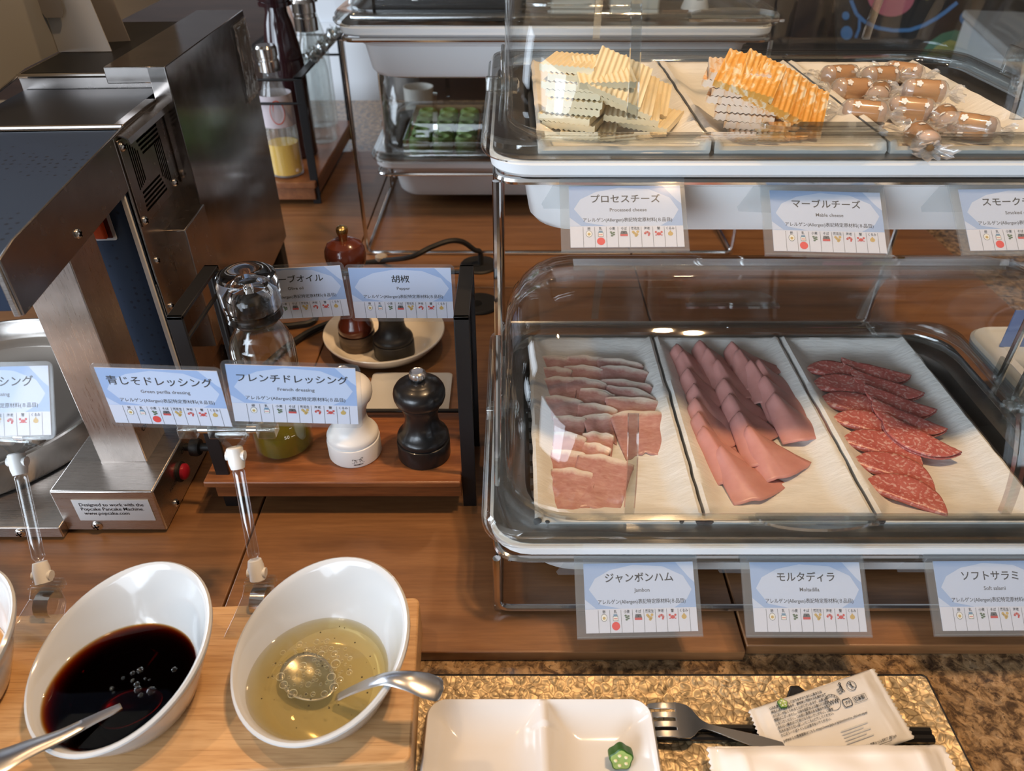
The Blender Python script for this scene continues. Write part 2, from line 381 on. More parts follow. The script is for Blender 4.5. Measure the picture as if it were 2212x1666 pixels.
def cover(label, x0, x1, y0, y1, zt, R=.153, open_back=False):
    """clear roll-top cover: base ring, two quarter-round halves, handles, hinges"""
    yc = (y0 + y1) / 2; zc = zt + .0175; rf = .058; xa, xb = x0 + .014, x1 - .014
    t = thing('roll_top_cover', label, 'cover', ((x0 + x1) / 2, yc, zt), 'clear roll top covers')
    def Q(i, z, r): return rrect(x0 - .006 + i, x1 + .006 - i, y0 - .004 + i, y1 + .004 - i, r, z, 7)
    b = MB(); b.loft([Q(.0025, zt + .0005, .03), Q(0, zt + .004, .032), Q(0, zt + .008, .032), Q(.003, zt + .0092, .03), Q(.003, zt + .0135, .03), Q(.005, zt + .0162, .03), Q(.022, zt + .0172, .04), Q(.025, zt + .0155, .05), Q(.026, zt + .008, .055)])
    b.build('base_ring', CLEARE, t, solid=.002)
    def half(a0, a1, RR, name):
        prof = [(xa, .012), (xa, RR * .35), (xa, RR - rf)] + [(xa + rf - rf * cos(pi / 2 * k / 6), RR - rf + rf * sin(pi / 2 * k / 6)) for k in range(1, 7)]
        prof += [((xa + xb) / 2, RR)]
        prof += [(xb - rf + rf * sin(pi / 2 * k / 6), RR - rf + rf * cos(pi / 2 * k / 6)) for k in range(0, 7)] + [(xb, RR * .35), (xb, .012)]
        rings = []
        n = 18
        for j in range(n + 1):
            a = radians(a0 + (a1 - a0) * j / n)
            rings.append([Vector((x, yc - r * cos(a), zc + r * sin(a))) for x, r in prof])
        b = MB(); b.loft(rings, cyc=False)
        return b.build(name, CLEAR, t, solid=.0022, sharp=60)
    def rib(h, a0, a1, x, RR, ww=.004):
        b = MB(); rings = []
        for j in range(9):
            a = radians(a0 + (a1 - a0) * j / 8)
            rings.append([Vector((x + sx, yc - (RR + e) * cos(a), zc + (RR + e) * sin(a))) for sx, e in ((-ww, .001), (ww, .001), (ww, .006), (-ww, .006))])
        b.loft(rings, cap0=True, cap1=True); b.build('finger_rib', HANDLE, h)
    def handle(h, a, RR, sgn):
        xm = (x0 + x1) / 2; hw = .048; n = 12; a = radians(a)
        er = Vector((0, -cos(a), sin(a))); c = Vector((0, yc, zc)) + er * (RR + .001)
        out = [c + Vector((xm - hw, 0, 0)), c + Vector((xm + hw, 0, 0))] + [c + Vector((xm + hw * cos(pi * k / n), 0, 0)) + er * (.004 + .015 * sin(pi * k / n)) for k in range(n + 1)]
        tn = Vector((0, sin(a), cos(a))) * .003
        b = MB(); b.prism(out, tn)
        b.box(xm - hw - .004, xm + hw + .004, c.y - .006, c.y + .002, c.z - .006, c.z - .003)
        b.build('handle', HANDLE, h)
    f = half(1, 94, R, 'front_cover'); k = half(86, 179, R - .006, 'back_cover')
    for x in (x0 + .113, x1 - .113):
        rib(f, 5, 36, x, R); rib(k, 146, 175, x, R - .006)
    handle(f, 3, R, 1); handle(k, 165, R - .006, -1)
    b = MB(); b.loft([[Vector((x, yc - r * cos(radians(93 + s)), zc + r * sin(radians(93 + s)))) for r, s in ((R + .003, -4), (R + .003, 1), (R - .001, 1), (R - .001, -4))] for x in (xa + rf, xb - rf)], cap0=True, cap1=True)
    b.build('edge_bead', HANDLE, f)
    for sx, x in ((-1, xa), (1, xb)):
        b = MB(); Mx = Matrix.Rotation(pi / 2 * sx, 4, 'Y')
        b.lathe([(.004, -.012), (.0075, -.010), (.0075, -.003), (.0115, -.002), (.0115, .003), (.009, .004), (.009, .008), (.006, .010), (.006, .016)], (x, yc, zc), 20, M=Mx)
        b.build('hinge_knob', HANDLE, t)
        b = MB(); b.box(x + sx * .004 - .002, x + sx * .004 + .002, yc - .016, yc + .05, zt + .017, zt + .045); b.box(x + sx * .012 - .008, x + sx * .012 + .008, yc - .020, yc - .014, zt + .017, zt + .030)
        b.build('hinge_bracket', HANDLE, t, bevel=.001)
    return t
def platter(label, x0, x1, y0, y1, zb, group, chips=()):
    """white slab platter with hand-formed sloping border"""
    cx, cy = (x0 + x1) / 2, (y0 + y1) / 2; h = .0175; brd = .027
    def fn(u, v):
        x = x0 + (x1 - x0) * u; y = y0 + (y1 - y0) * v
        d = min(x - x0, x1 - x, (y - y0) * 1.0, y1 - y)
        k = min(max(d / brd, 0), 1); k = k * k * (3 - 2 * k)
        e = 0 if d > .0035 else (1 - d / .0035) ** 2 * .003
        wob = noise.noise(Vector((x * 60, y * 60, zb * 50))) * .0006 * (1 if d < brd else .3)
        edge = noise.noise(Vector((x * 45, y * 45, 3))) * .0012
        hh = h * (.5 if d == y - y0 else .8 if d == y1 - y else 1); hh = hh if k < 1 else h
        return Vector((x + (edge if 0 < v < 1 and (u == 0 or u == 1) else 0), y, zb + .004 + hh * (1 - k) * .72 + wob - e * .8))
    b = MB(); nu, nv = 44, 84; b.grid(fn, nu, nv)
    bd = [e for e in b.b.edges if len(e.link_faces) == 1]
    ext = bmesh.ops.extrude_edge_only(b.b, edges=bd)
    for q in ext['geom']:
        if isinstance(q, bmesh.types.BMVert): q.co.z = zb; q.co.x += (cx - q.co.x) * .02; q.co.y += (cy - q.co.y) * .012
    b.m = 1
    for (px, py, s) in chips:
        rnd = random.Random(int(px * 1e4)); pts = []
        for k in range(9):
            a = 2 * pi * k / 9; r = s * (.5 + rnd.random() * .7); pts.append(Vector((px + r * 1.3 * cos(a), py + .0007 * sin(a), zb + .0085 + r * sin(a))))
        b.prism(pts, (0, -.0008, 0))
    o = b.build('serving_platter', [PLATTER, BLACK], at=(cx, cy, zb), sharp=50)
    return tag(o, label, 'platter', group)
def platter_mat():
    m, nt, b = nodes('rough_white_glaze'); v = tc(nt)
    c = ramp(nt, tnoise(nt, tc(nt, (14, 40, 14)), 3, 4), [(.3, (.80, .78, .74)), (.7, (.88, .865, .84))])
    nt.links.new(c, b.inputs['Base Color']); b.inputs['Roughness'].default_value = .33
    bump(nt, b, tnoise(nt, tc(nt, (8, 30, 8)), 9, 5), .35, .0025); return m
PLATTER = platter_mat()
def tier_rack(label, x0, x1, lo, hi, zlo, zhi):
    """chrome wire stand; lo / hi: (front Y, back Y) of the two shelves"""
    t = thing('wire_display_stand', label, 'stand', ((x0 + x1) / 2, (lo[0] + lo[1]) / 2, 0), 'chrome two tier stands'); r = .0034
    for nm, (a, c), z in (('lower_shelf_loop', lo, zlo), ('upper_shelf_loop', hi, zhi)):
        b = MB(); q = rrect(x0, x1, a, c, .018, z, 5); b.tube(q, r, 8, closed=True); b.build(nm, CHROME, t)
    far = hi[0] > lo[0]
    ya, yb = (lo[0], hi[1]) if far else (lo[1], hi[0])
    yp = hi[0] if far else hi[1]
    b = MB(); b.tube(arc_path([(x0, ya, zlo), (x0, ya, r + .001), (x1, ya, r + .001), (x1, ya, zlo)], .012), r, 8); b.build('front_leg_loop', CHROME, t)
    b = MB(); b.tube(arc_path([(x0, yb, zhi), (x0, yb, r + .001), (x1, yb, r + .001), (x1, yb, zhi)], .012), r, 8); b.build('back_leg_loop', CHROME, t)
    for x in (x0, x1):
        b = MB(); b.tube([(x, ya, r + .001), (x, yb, r + .001)], r, 8); b.build('base_runner', CHROME, t)
        for dy in ((0, .03) if far else (0, -.03)):
            b = MB(); b.tube([(x, yp + dy, zhi), (x, yp + dy, r + .001)], r, 8); b.build('post', CHROME, t)
        b = MB(); b.tube([(x, yp, zhi * .55), (x, lo[0] + .05 if far else lo[1] - .05, zlo)], r * .9, 8); b.build('diagonal_brace', CHROME, t)
    return t

X0, X1 = -.019, .509
LOY, HIY = (.414, .742), (.586, .914); LOZ, HIZ = .088, .348
tier_rack('chrome wire two tier stand holding the cheese and cold meat pans', X0 + .006, X1 - .006, (LOY[0] + .003, LOY[1] - .01), (HIY[0] + .006, HIY[1] - .01), LOZ - .018, HIZ - .018)
pan('white food pan under the ham and salami cover', X0, X1, *LOY, LOZ)
pan('white food pan under the cheese cover on the upper tier', X0, X1, *HIY, HIZ)
insert('dull steel insert with holes under the ham and salami platters', X0 + .004, X1 - .004, LOY[0] + .004, LOY[1] - .004, LOZ - .012, True)
insert('dull steel insert under the cheese platters', X0 + .004, X1 - .004, HIY[0] + .004, HIY[1] - .004, HIZ - .012)
cover('clear roll top cover over the ham, mortadella and salami', X0, X1, *LOY, LOZ)
cover('clear roll top cover over the three cheeses', X0, X1, *HIY, HIZ)
ZP = LOZ - .010; ZQ = HIZ - .010
PX = [(.019, .160), (.163, .304), (.307, .449)]
ZLIFT = .006
for (x0, x1), lab, ch in zip(PX, ('with the pale jambon ham slices, black chips on its front corners', 'with the folded pink mortadella', 'with the red salami slices'),
                             ([(.021, .4375, .004), (.030, .4375, .0016), (.143, .4375, .0018), (.158, .4375, .0035)], [(.1655, .4375, .004), (.302, .4375, .0025)], [(.310, .4375, .004)])):
    platter('rough white platter ' + lab, x0, x1, .437, .722, ZP + ZLIFT, 'platters under the lower cover', ch)
for (x0, x1), lab in zip(PX, ('with plain crinkle cut cheese', 'with orange marbled cheese', 'with wrapped smoked cheeses')):
    platter('rough white platter ' + lab, x0 + .002, x1 + .002, .602, .887, ZQ + ZLIFT, 'platters under the upper cover')
FZ = ZP + ZLIFT + .004      # level of the food on the lower platters
GZ = ZQ + ZLIFT + .004      # and on the upper ones

# ---------------------------------------------------------------- writing and allergen cards
_txt = {}
def text_geo(s, size, bold=0.0, res=2):
    k = (s, size, bold)
    if k not in _txt:
        c = bpy.data.curves.new('t', 'FONT'); c.body = s; c.size = size; c.resolution_u = res; c.offset = bold
        c.align_x = 'CENTER'; c.align_y = 'CENTER'
        o = bpy.data.objects.new('t', c); C.objects.link(o)
        dg = bpy.context.evaluated_depsgraph_get(); dg.update()
        me = bpy.data.meshes.new_from_object(o.evaluated_get(dg))
        _txt[k] = ([v.co.copy() for v in me.vertices], [list(p.vertices) for p in me.polygons])
        bpy.data.objects.remove(o); bpy.data.meshes.remove(me); bpy.data.curves.remove(c)
    return _txt[k]
def put_text(b, s, x, y, z, size, m, bold=0.0, M=None, sx=1, left=False):
    vs, fs = text_geo(s, size, bold)
    if left: x = x - min(v.x for v in vs) * sx
    V = []
    for v in vs:
        p = Vector((v.x * sx + x, v.y + y, z)); V.append(b.v(M @ p if M else p))
    for f in fs: b.face([V[i] for i in f], m)
def disc(b, x, y, z, r, m, n=14, sy=1): b.poly([Vector((x + r * cos(2 * pi * i / n), y + r * sy * sin(2 * pi * i / n), z)) for i in range(n)], m)
def quad(b, x0, x1, y0, y1, z, m): b.poly([Vector((x0, y0, z)), Vector((x1, y0, z)), Vector((x1, y1, z)), Vector((x0, y1, z))], m)
CARD = [mat('card_blue', (.36, .50, .78), .6), mat('card_pale_blue', (.60, .69, .88), .6), mat('card_white', (.72, .74, .84), .6), INK, INKG,
        mat('print_red', (.80, .05, .035), .6), mat('print_tan', (.62, .42, .12), .6), mat('print_egg', (.9, .88, .8), .6), mat('print_green', (.10, .16, .08), .6),
        mat('print_crab', (.62, .06, .05), .6), mat('print_milk', (.16, .30, .45), .6), mat('print_pink', (.75, .30, .28), .6)]
LABELS8 = ['卵', '乳', '小麦', 'そば', '落花生', '海老', '蟹', 'くるみ']
def card_print(b, W, Hh, title, sub, dots, z, tsize):
    h = .66 * Hh; top = Hh / 2; yb = top - h
    quad(b, -W / 2, W / 2, yb, top, z, 0); quad(b, -W / 2, W / 2, -Hh / 2, yb, z, 2)
    e = .00006
    b.poly([Vector((x * W, y * Hh, z + e)) for x, y in ((-.46, .12), (-.36, -.10), (-.18, -.16), (.30, -.16), (.42, -.04), (.47, .10), (.40, .30), (.22, .44), (-.05, .47), (-.26, .40), (-.40, .28))], 1)
    b.poly([Vector((x * W, y * Hh, z + e)) for x, y in ((.34, .5), (.5, .5), (.5, .2), (.46, .26))], 1)
    b.poly([Vector((x * W, y * Hh, z + e)) for x, y in ((-.5, -.02), (-.5, -.155), (-.40, -.155))], 1)
    z2 = z + 2 * e; sx = W / .091
    put_text(b, title, 0, Hh * .275, z2, tsize, 3, .00012, sx=sx)
    put_text(b, sub, .002, Hh * .10, z2, .0042, 4, .00007, sx=sx)
    put_text(b, 'アレルゲン(Allergen)表記特定原材料(８品目)', .001, Hh * -.065, z2, .0040, 3, .00004, sx=sx * .92)
    for i in range(9):
        x = W * (-.385 + .1024 * i); quad(b, x - .00014, x + .00014, -Hh / 2, yb - .0008, z2, 4)
    for i, l in enumerate(LABELS8):
        x = W * (-.385 + .1024 * (i + .5)); yl = -Hh * .205; yi = -Hh * .285; z3 = z2 + e; z4 = z3 + e
        put_text(b, l, x, yl, z3, .0028, 3, .00002, sx=min(1, .9 * 3 / max(3, len(l) + .2)) * sx)
        if i == 0: disc(b, x, yi, z2, .0026, 4, sy=1.15); disc(b, x, yi, z3, .0023, 7, sy=1.15); disc(b, x, yi - .0003, z4, .0012, 6)
        if i == 1: quad(b, x - .0021, x + .0021, yi - .0026, yi + .0012, z2, 4); quad(b, x - .0018, x + .0018, yi - .0023, yi + .0008, z3, 7); quad(b, x - .0016, x + .0016, yi + .0008, yi + .0026, z3, 10); quad(b, x - .0014, x + .0014, yi - .0012, yi - .0004, z4, 11)
        if i == 2:
            for dx, dy in ((-.001, .0014), (.0012, .001), (-.0004, 0), (.0012, -.0008), (-.0004, -.0018)): disc(b, x + dx, yi + dy, z3, .0011, 8, 6, .7)
        if i == 3:
            b.poly([Vector((x + dx, yi + dy, z3)) for dx, dy in ((-.003, -.0022), (.003, -.0022), (.003, -.0004), (-.003, -.0004))], 9)
            b.poly([Vector((x + dx, yi + dy, z3)) for dx, dy in ((-.003, -.0004), (.003, -.0004), (.0022, .0024), (-.0022, .0024))], 4); disc(b, x, yi + .0008, z4, .0007, 3, 6)
        if i == 4:
            for dx, dy in ((-.0018, .0014), (-.0008, .0002), (.001, -.0008), (.0002, -.0018), (.0018, .0016)): disc(b, x + dx, yi + dy, z3, .0012, 6, 8)
        if i == 5:
            for a in range(5): disc(b, x + .0016 * cos(a * .8 - .2), yi + .0012 * sin(a * .8 - .2), z3, .0010, 11 if a % 2 else 9, 7)
            disc(b, x + .0012, yi - .0016, z3, .0008, 9, 6)
        if i == 6:
            disc(b, x, yi - .0004, z3, .0019, 9, 10, .75)
            for s in (-1, 1): disc(b, x + s * .0023, yi + .0012, z3, .0010, 9, 6); quad(b, x + s * .0022 - .0007, x + s * .0022 + .0007, yi - .0018, yi - .0012, z3, 9)
        if i == 7: disc(b, x, yi - .0003, z3, .0021, 6, 10, .9); b.poly([Vector((x - .0009, yi + .0014, z3)), Vector((x + .0009, yi + .0014, z3)), Vector((x, yi + .0028, z3))], 6)
        if i in dots: disc(b, x, -Hh * .405, z3, .0033, 5, 20)
def set_pose(t, loc, tilt=0, roll=0, yaw=0):
    M = Matrix.Rotation(radians(yaw), 3, 'Z') @ Matrix.Rotation(radians(90 + tilt), 3, 'X') @ Matrix.Rotation(radians(roll), 3, 'Z')
    t.location = loc; t.rotation_euler = M.to_euler()
def desk_card(title, sub, dots, label, loc, tilt, roll, yaw, tsize, W=.098, Hh=.0535, flat=.0035):
    t = thing('allergen_card', label, 'card', group='laminated allergen cards')
    b = MB(); card_print(b, W, Hh, title, sub, dots, .0002, tsize); b.box(-W / 2, W / 2, -Hh / 2, Hh / 2, -.0003, .00018, 2)
    b.build('printed_paper', CARD, t, fix=False, smooth=False)
    b = MB(); b.prism(rrect(-W / 2 - flat, W / 2 + flat, -Hh / 2 - flat, Hh / 2 + flat, .005, -.0006, 4), (0, 0, .0014)); b.build('laminate', LAMIN, t)
    set_pose(t, loc, tilt, roll, yaw); return t
def rail_card(title, sub, dots, label, loc, tilt, roll, yaw, tsize=.0082, W=.091, Hh=.055, flap=True):
    t = thing('allergen_card_holder', label, 'card holder', group='card holders hung on the rails')
    b = MB(); card_print(b, W, Hh, title, sub, dots, .0002, tsize); b.box(-W / 2, W / 2, -Hh / 2, Hh / 2, -.0003, .00018, 2)
    b.build('printed_paper', CARD, t, fix=False, smooth=False)
    x0, x1, y0, y1 = -W / 2 - .0075, W / 2 + .0035, -Hh / 2 - .0035, Hh / 2 + .0055
    b = MB(); b.box(x0, x1, y0, y1, .0009, .0014); b.box(x0, x1, y0, y1, -.0012, -.0008); b.box(x0, x1, y0 - .001, y0 + .001, -.0014, .0016)
    # hook over the rail and the flap that hangs behind it
    cy = cos(radians(tilt)); sy = sin(radians(tilt))
    b.box(x0, x1, y1, y1 + .0012, -.004, .0014)
    up = Vector((0, cy, -sy)); back = Vector((0, sy, cy)) * -1
    p = Vector((0, y1, -.004))
    q = [p + Vector((x, 0, 0)) + up * u + Vector((0, 0, 0)) for x, u in ((x0 - .004, 0), (x1 - .01, 0), (x1 - .012, -.024), (x0 - .012, -.022), (x0 - .014, -.018))]
    b.prism(q, back * .0006)
    b.build('clear_sleeve', SLEEVE, t, sharp=20)
    set_pose(t, loc, tilt, roll, yaw); return t
def ctr(u0, v0, Y0, L=.055, tilt=-53):
    """card centre from the photo position of the middle of its top edge on the plane y = Y0"""
    p = P(u0, v0, y=Y0); return p + Vector((0, -sin(radians(-tilt)) * L / 2, -cos(radians(-tilt)) * L / 2))
rail_card('プロセスチーズ', 'Processed cheese', (1,), 'hanging allergen card reading Processed cheese in a scuffed clear sleeve', ctr(1349, 402, .586, tilt=-52), -52, .5, 0)
rail_card('マーブルチーズ', 'Mable cheese', (1,), 'hanging allergen card reading Mable cheese in a clear sleeve', ctr(1779, 414, .590, tilt=-52), -52, -1.5, 0)
rail_card('スモークチーズ', 'Smoked cheese', (1,), 'hanging allergen card reading Smoked cheese cut by the right edge of the photo', ctr(2190, 408, .586, tilt=-52), -52, 1, 0)
rail_card('ジャンボンハム', 'Jambon', (1,), 'hanging allergen card reading Jambon in a clear sleeve', ctr(1379, 1216, .412), -51, 1.2, 0)
rail_card('モルタディラ', 'Moltadilla', (), 'hanging allergen card reading Moltadilla in a clear sleeve', ctr(1736, 1215, .412), -51, 0, 0)
rail_card('ソフトサラミ', 'Soft salami', (), 'hanging allergen card reading Soft salami cut by the right edge of the photo', ctr(2132, 1212, .412), -51, .4, 0)
def mid(u, v, Y): return P(u, v, y=Y)
desk_card('青じそドレッシング', 'Green perilla dressing', (2,), 'laminated card reading Green perilla dressing with a red dot under wheat', mid(356, 859, .458), 0, -.2, -3, .0089, W=.0945)
desk_card('フレンチドレッシング', 'French dressing', (), 'laminated card reading French dressing clipped in front of the oil bottle', mid(635, 854, .452), 0, -4.4, 3, .0080, W=.0945)
desk_card('和風ドレッシング', 'Japanese dressing', (), 'laminated dressing card cut by the left edge of the photo', mid(-27, 868, .455), -34, 2.5, -2, .0086)
desk_card('オリーブオイル', 'Olive oil', (), 'laminated card reading Olive oil hung on the black rack behind the oil bottle', mid(637, 634, .634), -3, 3.2, 0, .0082)
desk_card('胡椒', 'Pepper', (), 'laminated card reading Pepper hung on the black spice rack', mid(868, 634, .632), -3, 1, -2, .0082)

# ---------------------------------------------------------------- clear sign clips
def sign_clip(label, base, joint, bar_w, bar_dx, bar_rot=0):
    """clear clip stand: clip on the board edge, rod, jointed top clip"""
    base, joint = Vector(base), Vector(joint); d = (joint - base).normalized()
    t = thing('sign_clip_stand', label, 'sign clip', base, 'clear sign clip stands')
    a, e = base + d * .012, joint - d * .010
    b = MB(); b.tube([a, a + d * .003, a + d * .006, e - d * .006, e - d * .003, e], lambda k: .0028 if .02 < k < .98 and (k < .19 or k > .81) else (.0048 if .02 < k < .98 else .0028), 14)
    b.build('rod', RODM, t)
    for q, s in ((base, 1), (joint, -1)):
        b = MB(); b.tube([q - d * .007 * s, q - d * .006 * s, q + d * .006 * s, q + d * .011 * s], lambda k: .0066 if .1 < k < .9 else .0055, 12); b.tube([q + Vector((-.0075, 0, 0)), q + Vector((.0075, 0, 0))], .0042, 10)
        b.build('swivel_joint', JOINT, t)
    M = Matrix.Translation(joint + d * .025 + Vector((bar_dx, 0, 0))) @ Matrix.Rotation(radians(bar_rot), 4, 'Y')
    b = MB(); w = bar_w / 2
    b.box(-w, w, -.0045, -.0025, -.004, .0165, M=M); b.box(-w, w, .003, .005, -.004, .0165, M=M)
    for x0, x1 in ((-w, -w * .62), (-w * .38, w * .38), (w * .62, w)): b.box(x0, x1, -.007, .006, -.009, .001, M=M)
    b.build('clip_jaw', CLEARE, t, bevel=.001)
    b = MB(); b.tube([M @ Vector((-w * .97, -.001, -.003)), M @ Vector((w * .97, -.001, -.003))], .0022, 10); b.build('hinge_pin', CLEARE, t)
    for s in (-1, 1):
        b = MB(); b.tube([M @ Vector((s * w * .40, -.001, -.003)), M @ Vector((s * w * .60, -.001, -.003))], .0038, 12); b.build('metal_spring', CHROME, t)
    b = MB()
    for s in (-1, 1): b.tube([joint + d * .006 + Vector((s * .003, 0, 0)), M @ Vector((-bar_dx + s * .013, -.001, -.008))], .0022, 8)
    b.tube([M @ Vector((-bar_dx - .013, -.001, -.008)), M @ Vector((-bar_dx + .013, -.001, -.008))], .0022, 8)
    b.build('fork_arm', CLEARE, t)
    # jaws that grip the bamboo board
    g = base - d * .010
    b = MB(); yd = .030
    for z0, z1, dz in ((.0, .0035, -.012), (-.018, -.0145, -.014)):
        pass
    q = [Vector((0, 0, 0)), Vector((0, -.004, -.010)), Vector((0, -.018, -.0145)), Vector((0, -.040, -.0165))]
    b.loft([[g + p + Vector((x, 0, zz)) for x, zz in ((-.012 - .003 * i, 0), (.012 + .003 * i, 0), (.012 + .003 * i, -.003), (-.012 - .003 * i, -.003))] for i, p in enumerate(q)], cap0=True, cap1=True)
    for k in range(4): b.box(g.x - .012, g.x + .012, g.y - .004 + k * .0035, g.y - .002 + k * .0035, g.z - .006, g.z + .002)
    b.build('base_jaw', CLEARE, t, bevel=.0008)
    b = MB(); pts = [g + Vector((0, -.006 + .011 * cos(a), -.014 + .011 * sin(a))) for a in [radians(200 - 28 * k) for k in range(9)]]
    b.loft([[p + Vector((-.006, 0, 0)), p + Vector((.006, 0, 0)), p + Vector((.006, 0, -.0006)), p + Vector((-.006, 0, -.0006))] for p in pts], cap0=True, cap1=True); b.build('metal_spring', CHROME, t)
    return t
ja = P(509, 984, y=.452); jb = P(555, 1237, y=.405)
sign_clip('clear clip stand behind the two dressing bowls, holding the two dressing cards', jb, ja, .078, -.002)
ja = P(38, 997, y=.452); jb = P(92, 1243, y=.398)
sign_clip('clear clip stand at the left holding the cut off dressing card', jb, ja, .074, -.012, 4)

# ---------------------------------------------------------------- spice rack and what stands on it
def flat_frame(b, x, y0, y1, h, wd, th=.0035, m=None):
    """flat black bar bent to an upside-down U in the y-z plane"""
    b.box(x - wd / 2, x + wd / 2, y0, y0 + th, 0, h, m); b.box(x - wd / 2, x + wd / 2, y1 - th, y1, 0, h, m); b.box(x - wd / 2, x + wd / 2, y0, y1, h - th, h, m)
def spice_rack():
    xl, xr, y0, y1, h = -.2895, -.0435, .547, .645, .227
    t = thing('spice_rack', 'black flat bar spice rack with an acacia shelf, holding the olive oil and pepper', 'rack', ((xl + xr) / 2, (y0 + y1) / 2, 0))
    for x in (xl, xr):
        b = MB(); flat_frame(b, x, y0, y1, h, .0135); b.build('side_frame', BLACK, t, bevel=.0007)
    b = MB(); b.box(-.306, -.0508, .536, .652, .0365, .044); b.build('shelf_board', W_SHELF, t, bevel=.0015)
    b = MB(); b.box(-.297, -.0508, .540, .648, .021, .0362); b.box(-.058, -.0545, .539, .5395, .037, .039); b.build('shelf_batten', W_SHELF, t, bevel=.0015)
    b = MB(); q = arc_path([(xl, y1 - .004, .052), (xl, y1 - .004, .2215), (xr, y1 - .004, .2215), (xr, y1 - .004, .052), (xl, y1 - .004, .052)], .008)
    b.tube(q, .0024, 8); b.build('back_wire', BLACK, t)
    for x in (xl, xr):
        b = MB(); b.tube([(x, y0 + .002, .197), (x, y1 - .002, .197)], .002, 8); b.build('side_wire', BLACK, t)
spice_rack()
MILLP = [(.0262, 0), (.0270, .0012), (.0270, .0195), (.0266, .0208), (.0250, .0216), (.0250, .0226), (.0262, .0236), (.0262, .0262), (.0252, .0284), (.0232, .0305), (.0208, .033), (.0184, .038), (.0168, .044), (.0164, .050), (.0170, .055), (.0184, .060), (.0198, .0640), (.0200, .0662),
         (.0212, .0668), (.0240, .070), (.0254, .0745), (.0256, .079), (.0248, .083), (.0228, .0865), (.0190, .0895), (.0150, .0908), (.0142, .0912), (.0120, .0925), (.006, .0935)]
def mill(label, x, y, z, m, knob=True, prof=MILLP, s=1., km=None):
    t = thing('pepper_mill', label, 'mill', (x, y, z), 'peppermills')
    b = MB(); b.lathe([(r * s, h * s) for r, h in prof if h < .0665], (x, y, z), 44); b.build('body', m, t, sharp=28)
    b = MB(); b.lathe([(r * s, h * s) for r, h in prof if h > .0655], (x, y, z), 44); b.build('head', m, t, sharp=28)
    if knob:
        b = MB(); rings = []
        for r, h in ((.004, .0925), (.0062, .0945), (.0080, .0975), (.0082, .1000), (.0074, .1025), (.0058, .1040), (.0052, .1036), (.003, .1034)):
            rings.append([Vector((x + s * r * (1 + (.05 if .095 < h < .103 and k % 2 else 0)) * cos(2 * pi * k / 40), y + s * r * (1 + (.05 if .095 < h < .103 and k % 2 else 0)) * sin(2 * pi * k / 40), z + s * h)) for k in range(40)])
        b.loft(rings, cap0=True, cap1=True); b.build('knob', km or SATIN, t, sharp=25)
    return t
mill('black lacquered pepper mill with silver knob on the acacia shelf', -.0905, .580, .044, BLACKW)
t = mill('white lacquered mill on the acacia shelf, half behind the French dressing card', -.1625, .583, .044, MILLW)
b = MB(); base = Vector((-.1625, .583, .044)); r = .0271
def on_cyl(c, r, ang, dx, dz): a = ang + dx / r; return c + Vector((r * sin(a), -r * cos(a), dz))
vs, fs = text_geo('PEUGEOT', .0022, .00008); V = [b.v(on_cyl(base, r + .0001, .30, v.x, .0045 + v.y)) for v in vs]
for f in fs: b.face([V[i] for i in f])
def stroke(b, pts, w, f):
    for (x0, y0), (x1, y1) in zip(pts, pts[1:]):
        d = Vector((x1 - x0, y1 - y0)); n = Vector((-d.y, d.x)).normalized() * w / 2; d = d.normalized() * w * .4
        b.face([b.v(f(x, y)) for x, y in ((x0 + n.x - d.x, y0 + n.y - d.y), (x1 + n.x + d.x, y1 + n.y + d.y), (x1 - n.x + d.x, y1 - n.y + d.y), (x0 - n.x - d.x, y0 - n.y - d.y))])
for s in ([(-.0045, .0068), (-.0036, .0080), (-.0030, .0100), (-.0038, .0112), (-.002, .0108), (.001, .0112), (.003, .0108), (.0045, .0118)], [(.0045, .0118), (.0052, .0126), (.004, .0132), (.003, .0124), (.0018, .0114)],
          [(.003, .0108), (.0034, .009), (.0048, .0078)], [(.002, .0108), (.0016, .0086), (.0024, .0072)], [(-.0026, .0106), (-.0014, .0088), (-.0016, .0070)], [(-.0038, .0112), (-.005, .0120), (-.0058, .0110), (-.0052, .0104)], [(-.0062, .0066), (.0062, .0066)]):
    stroke(b, s, .0004, lambda x, y: on_cyl(base, r + .0001, .30, x, y))
b.build('printed_emblem', INK, t, fix=False)

